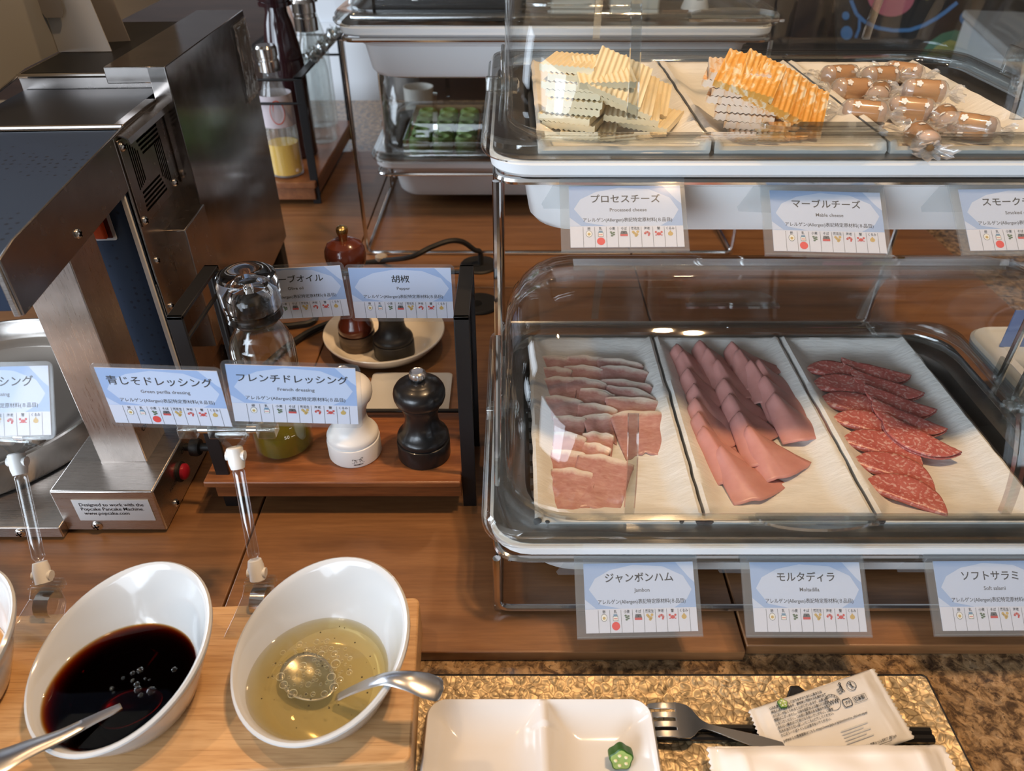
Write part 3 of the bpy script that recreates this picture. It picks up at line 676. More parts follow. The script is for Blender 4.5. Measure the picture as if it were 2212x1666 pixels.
def oil_bottle():
    c = Vector((-.2385, .594, .0445)); t = thing('oil_bottle', 'glass oil bottle with a thick clear stopper, a little green oil at its bottom', 'bottle', c)
    out = [(.020, 0), (.0275, .0006), (.0300, .004), (.0302, .012), (.0302, .118), (.0296, .126), (.0272, .134), (.0228, .141), (.0200, .146), (.0192, .150)]
    b = MB(); b.lathe(out + [(r - .0018, h) for r, h in reversed(out[1:])], c, 44, cap=True); b.build('bottle_body', GLASST, t, sharp=28)
    b = MB(); b.lathe([(.0193, .150), (.0205, .152), (.0205, .160), (.0195, .162)], c, 32); b.build('neck_ring', mat('dark_gasket', (.06, .05, .04), .3), t)
    cap = [(.0196, .152), (.0225, .153), (.0240, .157), (.0236, .161), (.0242, .163), (.0238, .166), (.0244, .168), (.0250, .174), (.0254, .186), (.0252, .194), (.0240, .1985), (.0215, .2005), (.017, .2005), (.011, .1985), (.004, .197)]
    inn = [(.003, .188), (.012, .187), (.016, .180), (.017, .168), (.0165, .156), (.0160, .153)]
    b = MB(); b.lathe([(r * 1.08 if h > .156 else r, h) for r, h in cap] + inn, c, 44, cap=True); b.build('stopper', GLASS, t, sharp=30)
    b = MB(); b.lathe([(.0150, .150), (.0155, .165), (.0145, .176), (.008, .181), (.003, .186)], c, 28); b.build('inner_valve', mat('smoked_inner', (.05, .045, .04), .25), t)
    OIL = clear_mat('olive_oil', (.72, .66, .12), .5, .03, .05, .35, (.36, .32, .02))
    b = MB(); b.lathe([(.018, .0022), (.0270, .003), (.0282, .006), (.0282, .0265), (.0276, .0272)], c, 40); b.build('olive_oil', OIL, t)
    b = MB()
    for k in range(9):
        hh = .03 + k * .0105
        pts = [on_cyl(c, .0304, .62, dx, hh + dz) for dx, dz in ((0, 0), (.004 if k % 2 == 0 else .0025, 0), (.004 if k % 2 == 0 else .0025, .0007), (0, .0007))]
        b.poly(pts)
    for s, hh in (('50', .031), ('240', .103), ('mL', .098)):
        vs, fs = text_geo(s, .0055, .00004); V = [b.v(on_cyl(c, .0304, .48, v.x, hh + v.y)) for v in vs]
        for f in fs: b.face([V[i] for i in f])
    b.build('printed_scale', mat('white_print', (.8, .8, .78), .5), t, fix=False)
    b = MB(); b.grid(lambda u, v: on_cyl(c, .0285, -.30 + u * .45, 0, .052 + v * .09), 6, 1); b.build('pale_reflection_strip', GLASST, t) if False else b.b.free()
oil_bottle()

# ---------------------------------------------------------------- plate with old mills, white dish, grommets, cables
c = Vector((-.1725, .853, 0))
b = MB(); b.lathe([(.048, .0015), (.050, 0), (.056, .001), (.068, .008), (.0795, .0215), (.0815, .0255), (.0808, .0268), (.0785, .0262), (.066, .0115), (.055, .0055), (.01, .005)], c, 56)
tag(b.build('round_plate', mat('cream_porcelain', (.80, .74, .64), .2, coat=.3), at=c), 'round cream plate with two old mills behind the spice rack', 'plate')
TALL = [(.0235, 0), (.0240, .0015), (.0240, .022), (.0225, .0235), (.0235, .026), (.0238, .031), (.0222, .036), (.0195, .041), (.0165, .050), (.0140, .062), (.0128, .080), (.0135, .096), (.0165, .108), (.0150, .112), (.0165, .1145), (.0215, .119), (.0248, .126), (.0258, .134), (.0250, .142), (.0215, .149), (.014, .1535), (.008, .1545)]
BROWN = mat('brown_lacquered_wood', (.10, .022, .010), .18, coat=.5)
BRASS = mat('aged_brass', (.55, .38, .16), .25, 1)
cc = Vector((-.2085, .846, .0055)); t = thing('pepper_mill', 'tall brown wooden pepper mill with a brass knob on the round plate', 'mill', cc, 'peppermills')
b = MB(); b.lathe([p for p in TALL if p[1] <= .023], cc, 40); b.build('worn_base', wood_mat('worn_wood_base', (.05, .03, .02), (.09, .055, .035), (.2, .13, .08), 'x', 2, .5), t, sharp=28)
b = MB(); b.lathe([p for p in TALL if .0225 <= p[1] <= .113], cc, 40); b.build('body', BROWN, t, sharp=28)
b = MB(); b.lathe([p for p in TALL if p[1] >= .1125], cc, 40); b.build('head', BROWN, t, sharp=28)
b = MB(); b.lathe([(.0055, .153), (.0055, .160), (.0064, .162), (.0075, .166), (.0070, .170), (.004, .1725), (.001, .173)], cc, 24); b.build('knob', BRASS, t)
mill('worn black pepper mill on the round plate behind the Pepper card', -.1565, .826, .0055, mat('worn_black_paint', (.014, .013, .013), .4), True, s=1.0)
b = MB(); b.loft([rrect(-.178 + i, -.076 - i, .676 + i, .779 - i, .006, z, 4) for i, z in ((.002, .0005), (0, .004), (0, .0065), (.003, .0075), (.010, .0045), (.02, .004))], cap0=True, cap1=True)
tag(b.build('rectangular_dish', WHITE, at=(-.127, .7275, 0)), 'flat white rectangular dish lying behind the black pepper mill', 'dish')
for u, v, lab in ((1035, 571, 'black cable grommet in the counter where the cable comes out'), (1035, 655, 'black cable grommet with an empty slot beside the rack post')):
    p = P(u, v, z=.003)
    t = thing('cable_grommet', lab, 'grommet', (p.x, p.y, 0), 'cable grommets')
    b = MB(); b.lathe([(.031, 0.0005), (.031, .0025), (.029, .0045), (.010, .005), (.006, .0045)], (p.x, p.y, 0), 36); b.build('disc', RUBBER, t)
    b = MB(); b.lathe([(.0085, .0046), (.0085, .0054)], (p.x - .004, p.y - .004, 0), 16); b.build('slot', mat('black_void', (.002, .002, .002), .9), t)
g1 = P(1038, 572, z=.004)
pts = [g1, g1 + Vector((0, 0, .022)), P(1025, 540, y=1.08), P(1000, 523, y=1.07), P(970, 521, y=1.06), P(930, 535, y=1.05), P(885, 556, y=1.045), P(820, 564, z=.005), P(740, 580, z=.005), P(690, 640, z=.005), P(680, 690, z=.005), P(640, 702, z=.005), P(590, 706, z=.005), P(545, 716, z=.005)]
t = thing('power_cable', 'black power cable arching from the grommet with a pale ring clip', 'cable', g1, 'black cables')
b = MB(); b.tube(smooth_path(pts, 6), .0042, 8); b.build('cable', RUBBER, t)
q = P(824, 560, z=.006); b = MB(); b.lathe([(.009, -.002), (.010, .001), (.010, .006), (.007, .008), (.003, .0075)], q, 20); b.build('ring_clip', mat('beige_plastic', (.42, .36, .28), .5), t)
pts = [P(700, 703, z=.005), P(668, 718, z=.005), P(630, 742, z=.006), P(590, 775, z=.006), P(560, 800, z=.006), P(520, 810, z=.006)]
b = MB(); b.tube(smooth_path([P(740, 690, z=.005)] + pts, 6), .0046, 8); tag(b.build('power_cable', RUBBER, at=pts[0]), 'thick black cable lying on the counter behind the oil bottle', 'cable', 'black cables')

# ---------------------------------------------------------------- bamboo board, bowls, spoons
M = Matrix.Translation((-.30, .32, 0)) @ Matrix.Rotation(radians(3.2), 4, 'Z')
q = [M @ p for p in rrect(-.34, .2262, -.071, .0685, .006, 0, 4)]
b = MB(); b.prism([p + Vector((0, 0, .0005)) for p in q], (0, 0, .0395))
tag(b.build('bamboo_board', BAMBOO, at=(-.30, .32, 0), bevel=.0018, seg=3), 'thick bamboo board carrying the white dressing bowls', 'board')

def bowl(label, c, R, rb, sx=.015, sy=.017, hm=.045):
    """porcelain bowl with a slanted rim; returns inner radius as a function of height and azimuth"""
    c = Vector(c); N = 72
    t = thing('slanted_bowl', label, 'bowl', c, 'white slanted dressing bowls')
    def rim(a): return hm + sx * cos(a) + sy * sin(a)
    def ring(r0, f, dz=0, flare=1.0):
        out = []
        for k in range(N):
            a = 2 * pi * k / N; ff = f; r = rb + (R - rb) * ff ** .85 + r0
            out.append(c + Vector((r * cos(a) * flare, r * sin(a) * flare + .007 * ff, rim(a) * ff + dz)))
        return out
    b = MB(); wall = .0036
    rings = [[c + Vector(((rb - .010) * cos(2 * pi * k / N), (rb - .010) * sin(2 * pi * k / N), .0008)) for k in range(N)],
             [c + Vector(((rb - .004) * cos(2 * pi * k / N), (rb - .004) * sin(2 * pi * k / N), .0)) for k in range(N)], ring(-.001, .03), ring(0, .12), ring(0, .4), ring(0, .7), ring(-.0002, .86), ring(0.0012, .89), ring(.0013, .97), ring(.0006, .995, .0006), ring(-.0012, 1, .0014), ring(-.003, .995, .0006),
             ring(-wall - .0004, .95), ring(-wall, .7), ring(-wall, .4), ring(-wall, .2), ring(-wall - .002, .12)]
    rings.append([c + Vector(((rb - .010) * cos(2 * pi * k / N), (rb - .010) * sin(2 * pi * k / N), .0048)) for k in range(N)])
    b.loft(rings, cap0=True, cap1=True); b.build('bowl_body', WHITE, t, sharp=35)
    def inner(z, a):
        f = min(1, max(.05, z / rim(a))); r = rb + (R - rb) * f ** .85 - wall
        return Vector((r * cos(a), r * sin(a) + .007 * f, z))
    return c, inner
def liquid(label, name, bw, z, m, bubbles, seed, specks=0):
    c, inner = bw; t = thing(name, label, 'dressing', c + Vector((0, 0, .0055)), 'dressings in the bowls'); N = 72
    b = MB(); rings = []
    for k in (1.0, .985, .95, .7, .4, .05):
        rings.append([c + Vector((inner(z, 2 * pi * i / N).x * k, inner(z, 2 * pi * i / N).y * k + (1 - k) * .0035, z + (.0007 if k == 1 else .0002 if k == .985 else 0) - .0002)) for i in range(N)])
    low = [c + inner(.0056, 2 * pi * i / N) * .985 for i in range(N)]
    b.loft([low] + rings, cap0=True, cap1=True); b.build('surface', m, t, sharp=60)
    rnd = random.Random(seed)
    for (x, y, r) in bubbles:
        b = MB(); b.lathe([(r * .90, -.0001), (r * .97, .00012), (r, -.0001)], c + Vector((x, y, z)), 16, cap=False, m=1); b.lathe([(r * .95, 0), (r * .85, r * .22), (r * .55, r * .36), (r * .05, r * .42)], c + Vector((x, y, z)), 16, cap=False, m=0); b.build('bubble', [BUBBLE, FOAM if specks else BUBBLE], t)
    if specks:
        b = MB()
        for k in range(specks):
            a = rnd.random() * 2 * pi; rr = sqrt(rnd.random()) * .85; p = inner(z, a); s = .0003 + rnd.random() * .0005
            b.lathe([(s, 0), (s * .6, .0002)], c + Vector((p.x * rr, p.y * rr, z)), 5)
        tag(b.build('herb_speck', mat('herb_speck', (.04, .03, .01), .7), t), None, None, None, 'stuff')
    return t
BUBBLE = clear_mat('bubble_film', (.97, .96, .92), .9, .05, .06)
bw2 = bowl('white slanted bowl of pale French dressing at the right end of the bamboo board', (-.139, .3165, .0402), .0655, .043)
bw1 = bowl('white slanted bowl of dark soy dressing in the middle of the bamboo board', (-.2815, .3105, .0402), .067, .044)
bw3 = bowl('white slanted bowl cut by the left edge of the photo', (-.4225, .307, .0402), .067, .044)
def liquid_mat(name, absorb, density, haze, hazecol):
    """see-through liquid that darkens with its depth"""
    m = clear_mat(name, (1, 1, 1), .6, .03, .035, haze, hazecol); nt = m.node_tree
    va = nt.nodes.new('ShaderNodeVolumeAbsorption'); va.inputs[0].default_value = (*absorb, 1); va.inputs[1].default_value = density
    nt.links.new(va.outputs[0], [n for n in nt.nodes if n.type == 'OUTPUT_MATERIAL'][0].inputs['Volume']); return m
SOY = liquid_mat('soy_dressing', (.82, .56, .10), 1350, .003, (.05, .02, .01))
FRENCH = liquid_mat('french_dressing', (.90, .78, .30), 60, .16, (.50, .43, .20))
FOAM = mat('foam_ring', (.66, .58, .34), .3)
rnd = random.Random(4)
bub = []
while len(bub) < 78:
    a = rnd.random() * 2 * pi; rr = rnd.random() ** .6 * .024; x, y = -.010 + rr * cos(a) * 1.25, .006 + rr * sin(a); r = .0011 + rnd.random() ** 2 * .0026
    if all((x - p) ** 2 + (y - q) ** 2 > (r + s) ** 2 * .92 for p, q, s in bub): bub.append((x, y, r))
liquid('pale yellow French dressing with a raft of bubbles in the right bowl', 'french_dressing', bw2, .0185, FRENCH, bub, 3, 34)
bub = [(.008 + .0, -.002, .0022), (.004, .001, .0016), (.0205, -.007, .0034), (.0105, -.006, .0028), (.0145, -.0105, .0020), (-.004, .003, .0015), (-.0085, -.0055, .0018), (.0015, .007, .002), (.006, .0095, .0026), (.031, .010, .0022), (.0125, .0025, .0012), (.016, .0015, .0011), (-.006, -.0085, .001)]
liquid('dark green perilla soy dressing in the middle bowl', 'soy_dressing', bw1, .0185, SOY, bub, 5)
liquid('creamy orange sesame dressing showing in the cut off left bowl', 'sesame_dressing', bw3, .026, mat('sesame_dressing', (.55, .27, .08), .25, coat=.3), [], 6, 20)

def spoon(label, path, widths, cup, cr, cdir):
    """sheet-metal spoon: handle swept along a path, then the oval bowl"""
    pts = smooth_path(path, 6); n = len(pts)
    t = thing('spoon', label, 'spoon', pts[n // 2], 'dressing spoons')
    def W(k):
        x = k * (len(widths) - 1); i = min(int(x), len(widths) - 2); return widths[i] + (widths[i + 1] - widths[i]) * (x - i)
    b = MB(); rings = []
    for i, p in enumerate(pts):
        d = (pts[min(i + 1, n - 1)] - pts[max(i - 1, 0)]).normalized(); s = d.cross(Vector((0, 0, 1))).normalized(); u = s.cross(d)
        k = i / (n - 1); w = W(k) * (sqrt(max(0, 1 - ((k - .93) / .07) ** 2)) if k > .93 else 1) / 2 + .0003; th = .0011
        rings.append([p + s * w * x + u * z for x, z in ((-1, -.0002), (-.8, th), (0, th * 1.25), (.8, th), (1, -.0002), (.8, -th), (0, -th), (-.8, -th))])
    b.loft(rings, cap0=True, cap1=True); b.build('handle', SATIN, t, sharp=50)
    c = Vector(cup); d = Vector(cdir).normalized(); s = Vector((0, 0, 1)).cross(d)
    b = MB(); b.grid(lambda u, v: c + d * cr[0] * (v * cos(2 * pi * u)) + s * cr[1] * (v * sin(2 * pi * u)) * (1 - .14 * cos(2 * pi * u)) + Vector((0, 0, cr[2] * (v * v - 1))), 28, 7); bmesh.ops.remove_doubles(b.b, verts=b.b.verts, dist=1e-6)
    b.build('spoon_bowl', mat('dark_reflection_steel', (.36, .35, .33), .3, 1), t, solid=.0011)  # darker than the handle: the dark reflection is put into the colour
    return t
spoon('steel spoon resting in the French dressing, wide handle end over the rim to the right', [(-.1262, .2995, .0555), (-.1180, .2985, .0640), (-.1010, .2955, .0800), (-.0862, .2925, .0915), (-.0720, .2900, .0935), (-.0590, .2880, .0905), (-.0470, .2866, .0860)], [.006, .0065, .0085, .0095, .014, .0185, .017], (-.1505, .3165, .0555), (.024, .0175, .006), (.62, -.45, 0))
spoon('steel spoon standing in the dark soy dressing, handle leaving the photo at the left', [P(262, 1527, z=.057), P(205, 1553, z=.061), P(130, 1590, z=.0665), P(60, 1618, z=.073), P(0, 1645, z=.078), P(-80, 1680, z=.083), P(-140, 1710, z=.084)], [.006, .0075, .0105, .0145, .019, .022, .018], (-.2735, .294, .0535), (.022, .015, .006), (1, .35, 0))

# ---------------------------------------------------------------- diner's tray
b = MB(); b.loft([rrect(-.0768 + i, .3435 - i, .06 + i, .3565 - i, .004, z, 3) for i, z in ((0, -.0118), (0, -.0032), (.0008, -.0026), (.0016, -.0032))], m=1, cap0=True)
b.loft([rrect(-.0768 + i, .3435 - i, .06 + i, .3565 - i, .003, z, 3) for i, z in ((.0016, -.0031), (.018, -.0078), (.03, -.0080))], m=0, cap1=True)
tag(b.build('gold_tray', [GOLD, BLACK], at=(.13, .2, -.0118), sharp=12), 'hammered gold tray with a thin black rim on the granite', 'tray')
def plate_fn():
    x0, x1, y0, y1, zb, h, r = -.0665, .1085, .135, .3255, -.0078, .0225, .016; xd = (x0 + x1) / 2 + .0035; cells = ((x0, xd), (xd, x1)); yd = .232
    def fn(u, v):
        # square mapped to a rounded rectangle
        X, Y = 2 * u - 1, 2 * v - 1
        x = (x0 + x1) / 2 + X * (x1 - x0) / 2; y = (y0 + y1) / 2 + Y * (y1 - y0) / 2
        dx = min(x - x0, x1 - x); dy = min(y - y0, y1 - y)
        if dx < r and dy < r:
            a, e = r - dx, r - dy; m = max(a, e); L = sqrt(a * a + e * e)
            if L > 1e-9:
                k = m / L; sx = 1 if x > (x0 + x1) / 2 else -1; sy = 1 if y > (y0 + y1) / 2 else -1
                x = (x1 - r if sx > 0 else x0 + r) + sx * a * k; y = (y1 - r if sy > 0 else y0 + r) + sy * e * k; d = r - m
            else: d = r
        else: d = min(dx, dy)
        d = min(d, abs(x - xd) + .0005, abs(y - yd) + .001)
        k = min(max((d - .0025) / .030, 0), 1); k = 1 - (1 - k) ** 2.3
        edge = min(dx, dy); drop = .0035 * max(0, 1 - edge / .003) ** 2
        low = .0 if edge < .02 else .003 * (1 - min(1, abs(x - xd) / .012))
        sag = .002 * (1 - abs(X)) if dy < .02 and v > .5 else 0
        return Vector((x, y, zb + h - .0165 * k - drop - low - sag * 0))
    b = MB(); b.grid(fn, 90, 96)
    bd = [e for e in b.b.edges if len(e.link_faces) == 1]
    ext = bmesh.ops.extrude_edge_only(b.b, edges=bd)
    for q in ext['geom']:
        if isinstance(q, bmesh.types.BMVert): q.co.z = zb; q.co.x = .021 + (q.co.x - .021) * .90; q.co.y = .230 + (q.co.y - .230) * .90
    return b
tag(plate_fn().build('divided_plate', PLATEW, at=(.021, .23, -.0078), sharp=60), 'white porcelain divided plate with square hollows on the gold tray', 'plate')
def okra(label, p, r, tilt, th):
    t = thing('okra_slice', label, 'okra', p, 'okra slices'); Mt = Matrix.Rotation(radians(tilt), 4, 'X') @ Matrix.Rotation(.35, 4, 'Z')
    pent = lambda k: 1 + .09 * cos(5 * k)
    def ring(rr, z): return [Vector(p) + Mt @ Vector((rr * pent(2 * pi * i / 40) * cos(2 * pi * i / 40), rr * pent(2 * pi * i / 40) * sin(2 * pi * i / 40), z)) for i in range(40)]
    b = MB(); b.loft([ring(r * .86, 0), ring(r, .0004), ring(r * 1.02, th * .5), ring(r, th - .0004), ring(r * .88, th)], cap0=True); b.build('skin', mat('okra_skin', (.030, .105, .010), .35), t)
    b = MB(); b.loft([ring(r * .88, th), ring(r * .86, th + .0001), ring(r * .5, th - .0003)], cap1=True); b.build('flesh', mat('okra_flesh', (.30, .42, .12), .3), t)
    for k in range(5):
        a = 2 * pi * k / 5 + .3; q = Vector(p) + Mt @ Vector((r * .5 * cos(a), r * .5 * sin(a), th))
        b = MB(); b.lathe([(r * .17, -.0002), (r * .15, .0004), (r * .05, .0007)], q, 10); b.build('seed', mat('okra_seed', (.72, .70, .50), .4), t)
okra('thick okra slice with pale seeds lying in the white divided plate', (.0805, .2865, .0050), .0086, 66, .0085)
okra('small green okra slice lying on the wet wipe packet', P(1690, 1521, z=.0062) + Vector((0, 0, -.0005)), .0038, 6, .0022)

# fork, chopsticks, knife handle
b = MB(); zf = .0000
def fz(x): return .0035 + .005 * sin(min(max((x - .100) / .05, 0), 1) * pi)
tines = [(.3215, .3272), (.3145, .3195), (.3070, .3120), (.2990, .3045)]
T = Matrix.Translation((.146, .309, 0)) @ Matrix.Rotation(radians(-4), 4, 'Z') @ Matrix.Translation((-.146, -.313, 0))
def strip(pts, th=.0018):
    b.loft([[T @ Vector((x, y0, z)), T @ Vector((x, y1, z)), T @ Vector((x, y1 - .0004, z - th)), T @ Vector((x, y0 + .0004, z - th))] for x, y0, y1, z in pts], cap0=True, cap1=True)
for y0, y1 in tines:
    m_ = (y0 + y1) / 2; w_ = (y1 - y0) / 2
    strip([(x, m_ - w_ * k, m_ + w_ * k, fz(x)) for x, k in ((.1055, .7), (.107, .85), (.110, .95), (.115, 1), (.1245, 1), (.128, 1.25))])
strip([(x, y0 - max(0, x - .146) * .26, y1 - max(0, x - .146) * .26, fz(x)) for x, y0, y1 in ((.1262, .2990, .3272), (.130, .2988, .3274), (.136, .2996, .3266), (.1395, .3022, .3242), (.1430, .3065, .3200), (.147, .3098, .3168), (.152, .3106, .3160), (.160, .3102, .3164), (.172, .3090, .3176), (.19, .3075, .319), (.215, .307, .3195))])
tag(b.build('fork', POLISH, at=(.146, .313, -.003), sharp=45, bevel=.0005), 'steel fork with four tines, its tip under the edge of the white plate', 'fork')
for k, (y, lab) in enumerate(((.3098, 'black lacquered chopstick under the fork, the one farther from the viewer'), (.3028, 'black lacquered chopstick under the fork, the one nearer the viewer'))):
    b = MB(); Mx = Matrix.Translation((.215, y, -.0048)) @ Matrix.Rotation(radians(-1 + k * .6), 4, 'Z')
    b.loft([[Mx @ Vector((x, r * cos(radians(45 * j + 22.5)), r * sin(radians(45 * j + 22.5)))) for j in range(8)] for x, r in ((-.112, .0022), (-.05, .0030), (.03, .0035), (.11, .0036))], cap0=True, cap1=True)
    tag(b.build('chopstick', BLACKW, at=(.215, y, -.008), sharp=20), lab, 'chopstick', 'black chopsticks')
b = MB(); b.prism([Vector((x, y, -.0078)) for x, y in ((.2205, .3340), (.2282, .3468), (.2352, .3468), (.2400, .3405), (.2372, .3160), (.2162, .3160))], (0, 0, .0045))
tag(b.build('cutlery_handle', mat('dark_polished_handle', (.10, .09, .085), .12, .8), at=(.229, .331, -.0078), bevel=.0012), 'dark polished handle end poking out behind the wet wipe packet', 'cutlery')

# wet wipe packet and wrapper
FILM = mat('milky_film', (.74, .73, .71), .28, coat=.3); FILMW = mat('white_film', (.84, .82, .80), .3, coat=.3)
def bil(q, u, v): return (q[0] * (1 - u) + q[1] * u) * (1 - v) + (q[3] * (1 - u) + q[2] * u) * v
def packet(name, label, q, seal, puff, mat_, nz, crinkle, teeth=.0016):
    q = [Vector(p) for p in q]; t = thing(name, label, 'packet', sum(q, Vector()) / 4)
    L = (q[1] - q[0]).length
    def top(s):
        def fn(u, v):
            e = min(u, 1 - u) * L; vv = v
            zz = puff * min(1, max(0, (e - seal * .6) / (seal * 1.2))) ** .7 * min(1, (min(v, 1 - v) * 9)) ** .5
            w = noise.noise(Vector((u * 7 + nz, v * 5, nz))) * crinkle + (noise.noise(Vector((u * 22, v * 4, nz + 9))) * crinkle * .6 if e < seal * 2.2 else 0)
            uu = u
            if u in (0, 1):
                k = int(round(v * 36)); uu = u + (teeth / L) * (1 if k % 2 else 0) * (-1 if u == 0 else 1)
            p = bil(q, uu, vv)
            if e < seal * .8: w += .0002 * (1 if int(e / .0009) % 2 else 0)
            return p + Vector((0, 0, (zz + w * min(1, e / seal)) if s > 0 else -zz * .15))
        return fn
    b = MB(); b.grid(top(1), 90, 36); b.build('film_top', mat_, t, sharp=60, solid=.0003, off=-1)
    b = MB(); b.grid(top(-1), 30, 36); b.build('film_back', mat_, t, sharp=60)
    return t, q
PK = [(.1872, .3222, .0015), (.2985, .3580, .0025), (.3068, .2990, .0015), (.1955, .2640, -.001)]
t, q = packet('wet_wipe_packet', 'translucent white wet wipe packet with printed Japanese text', PK, .008, .0030, FILM, 2.3, .0007)
b = MB()
def on_pk(x, y):   # millimetres from the top left corner
    u, v = x / 117, y / 60; return bil(q, u, v) + Vector((0, 0, .0044))
def pk_text(s, x, y, size, bold=.00003, sx=1, m=0):
    vs, fs = text_geo(s, size, bold); x0 = min(p.x for p in vs)
    V = [b.v(on_pk(x + (p.x - x0) * 1000 * sx, y - p.y * 1000)) for p in vs]
    for f in fs: b.face([V[i] for i in f], m)
for k, s in enumerate(('○天然素材を使用しておりますのでまれに黒または', '褐色の点がある場合や、開封時に薬剤や天然素材由来', 'のにおいが感じられることがございますが、品質には', '問題はございません。○目や粘膜および傷口には使用', 'しないでください。○お肌に異常のある場合やお肌に',
                       '合わない場合はご使用にならないでください。○直射', '日光の当たらない涼しいところに保管してください。', '○このシートはトイレには流さないでください。')):
    pk_text(s, 14.5, 6.5 + k * 3.1, .0025, .00005, .84)
pk_text('JHPIAからの環境情報はこちら→https://www.jhpia.or.jp/about/environ_info/wet-wipes/', 14.5, 32.5, .0026, .00004, .80)
pk_text('製造元 和歌山県伊都郡かつらぎ町丁ノ町664', 62, 55.5, .0024, .00004, .85)
def pk_stroke(pts, w=.6, m=0):
    for (x0, y0), (x1, y1) in zip(pts, pts[1:]):
        L = max(1e-6, sqrt((x1 - x0) ** 2 + (y1 - y0) ** 2)); nx, ny = -(y1 - y0) / L * w / 2, (x1 - x0) / L * w / 2
        b.face([b.v(on_pk(*p)) for p in ((x0 + nx, y0 + ny), (x1 + nx, y1 + ny), (x1 - nx, y1 - ny), (x0 - nx, y0 - ny))], m)
def pk_ring(cx, cy, r, w=.6, a0=0, a1=360, sy=1): pk_stroke([(cx + r * cos(radians(a0 + (a1 - a0) * k / 24)), cy + r * sy * sin(radians(a0 + (a1 - a0) * k / 24))) for k in range(25)], w)
pk_ring(67, 17, 6.5, .35); pk_ring(67, 17, 4.6, .3, 150, 390); pk_text('WW', 63.6, 17.2, .0052, .00008, .8)
for k in range(9):
    a = radians(185 + k * 21); pk_text('衛生用品工業連合会'[k], 67 + 5.6 * cos(a) - .6, 17 + 5.6 * sin(a), .0013, .00003)
def man(x, y, s):
    pk_ring(x, y - 4.2 * s, .8 * s, .9 * s); pk_stroke([(x, y - 3 * s), (x, y)], 1.5 * s); pk_stroke([(x, y), (x - 1 * s, y + 3.4 * s)], .8 * s); pk_stroke([(x, y), (x + 1.2 * s, y + 3.4 * s)], .8 * s); pk_stroke([(x, y - 2.6 * s), (x - 2 * s, y - 1 * s)], .7 * s)
man(80, 9, .95); pk_stroke([(75.2, 8.8), (75.8, 12.6), (78, 12.6), (78.6, 8.8), (75.2, 8.8)], .45); pk_stroke([(75.4, 10.5), (78.2, 10.5)], .35); pk_stroke([(76.6, 9), (76.8, 12.6)], .35)
pk_ring(89, 9.5, 3.9, .5); man(89, 9.6, .62); pk_stroke([(86.4, 6.8), (91.6, 12.2)], .5)
pk_text('プラ', 76.6, 21, .0030, .00008, .8); pk_stroke([(75.2, 17.8), (81.6, 17.8), (82.4, 21), (81.6, 24), (75.2, 24), (74.6, 21), (75.2, 17.8)], .7)
pk_text('日本製', 85.5, 21, .0036, .00007, .9); pk_stroke([(84.6, 18.4), (96, 18.4), (96, 23.4), (84.6, 23.4), (84.6, 18.4)], .3)
pk_stroke([(97, 54), (97, 57.5), (62, 57.5)], .35)
b.build('printing', mat('packet_ink', (.03, .03, .03), .6), t, fix=False)
b = MB()
for s, x, y in (('wet', 60, 40), ('towel', 74, 43), ('wipes', 72, 50)): pass
for k in range(5): pk_stroke([(62, 39.5 + k * 2.4), (86 - (k % 2) * 5, 39.5 + k * 2.4)], 1.0)
for k in range(4): pk_stroke([(9.8, 43 + k * 2), (13.4, 43 + k * 2)], 1.1)
b.build('faint_back_print', mat('faint_print', (.55, .55, .53), .5), t, fix=False)
PW = [(.1465, .2890, .0085), (.3215, .2895, .0095), (.3245, .2080, .006), (.1435, .2060, .006)]
packet('wrapped_towel', 'puffy white plastic wrapped towel at the bottom edge of the photo', PW, .012, .0085, FILMW, 7.7, .0022, .0018)

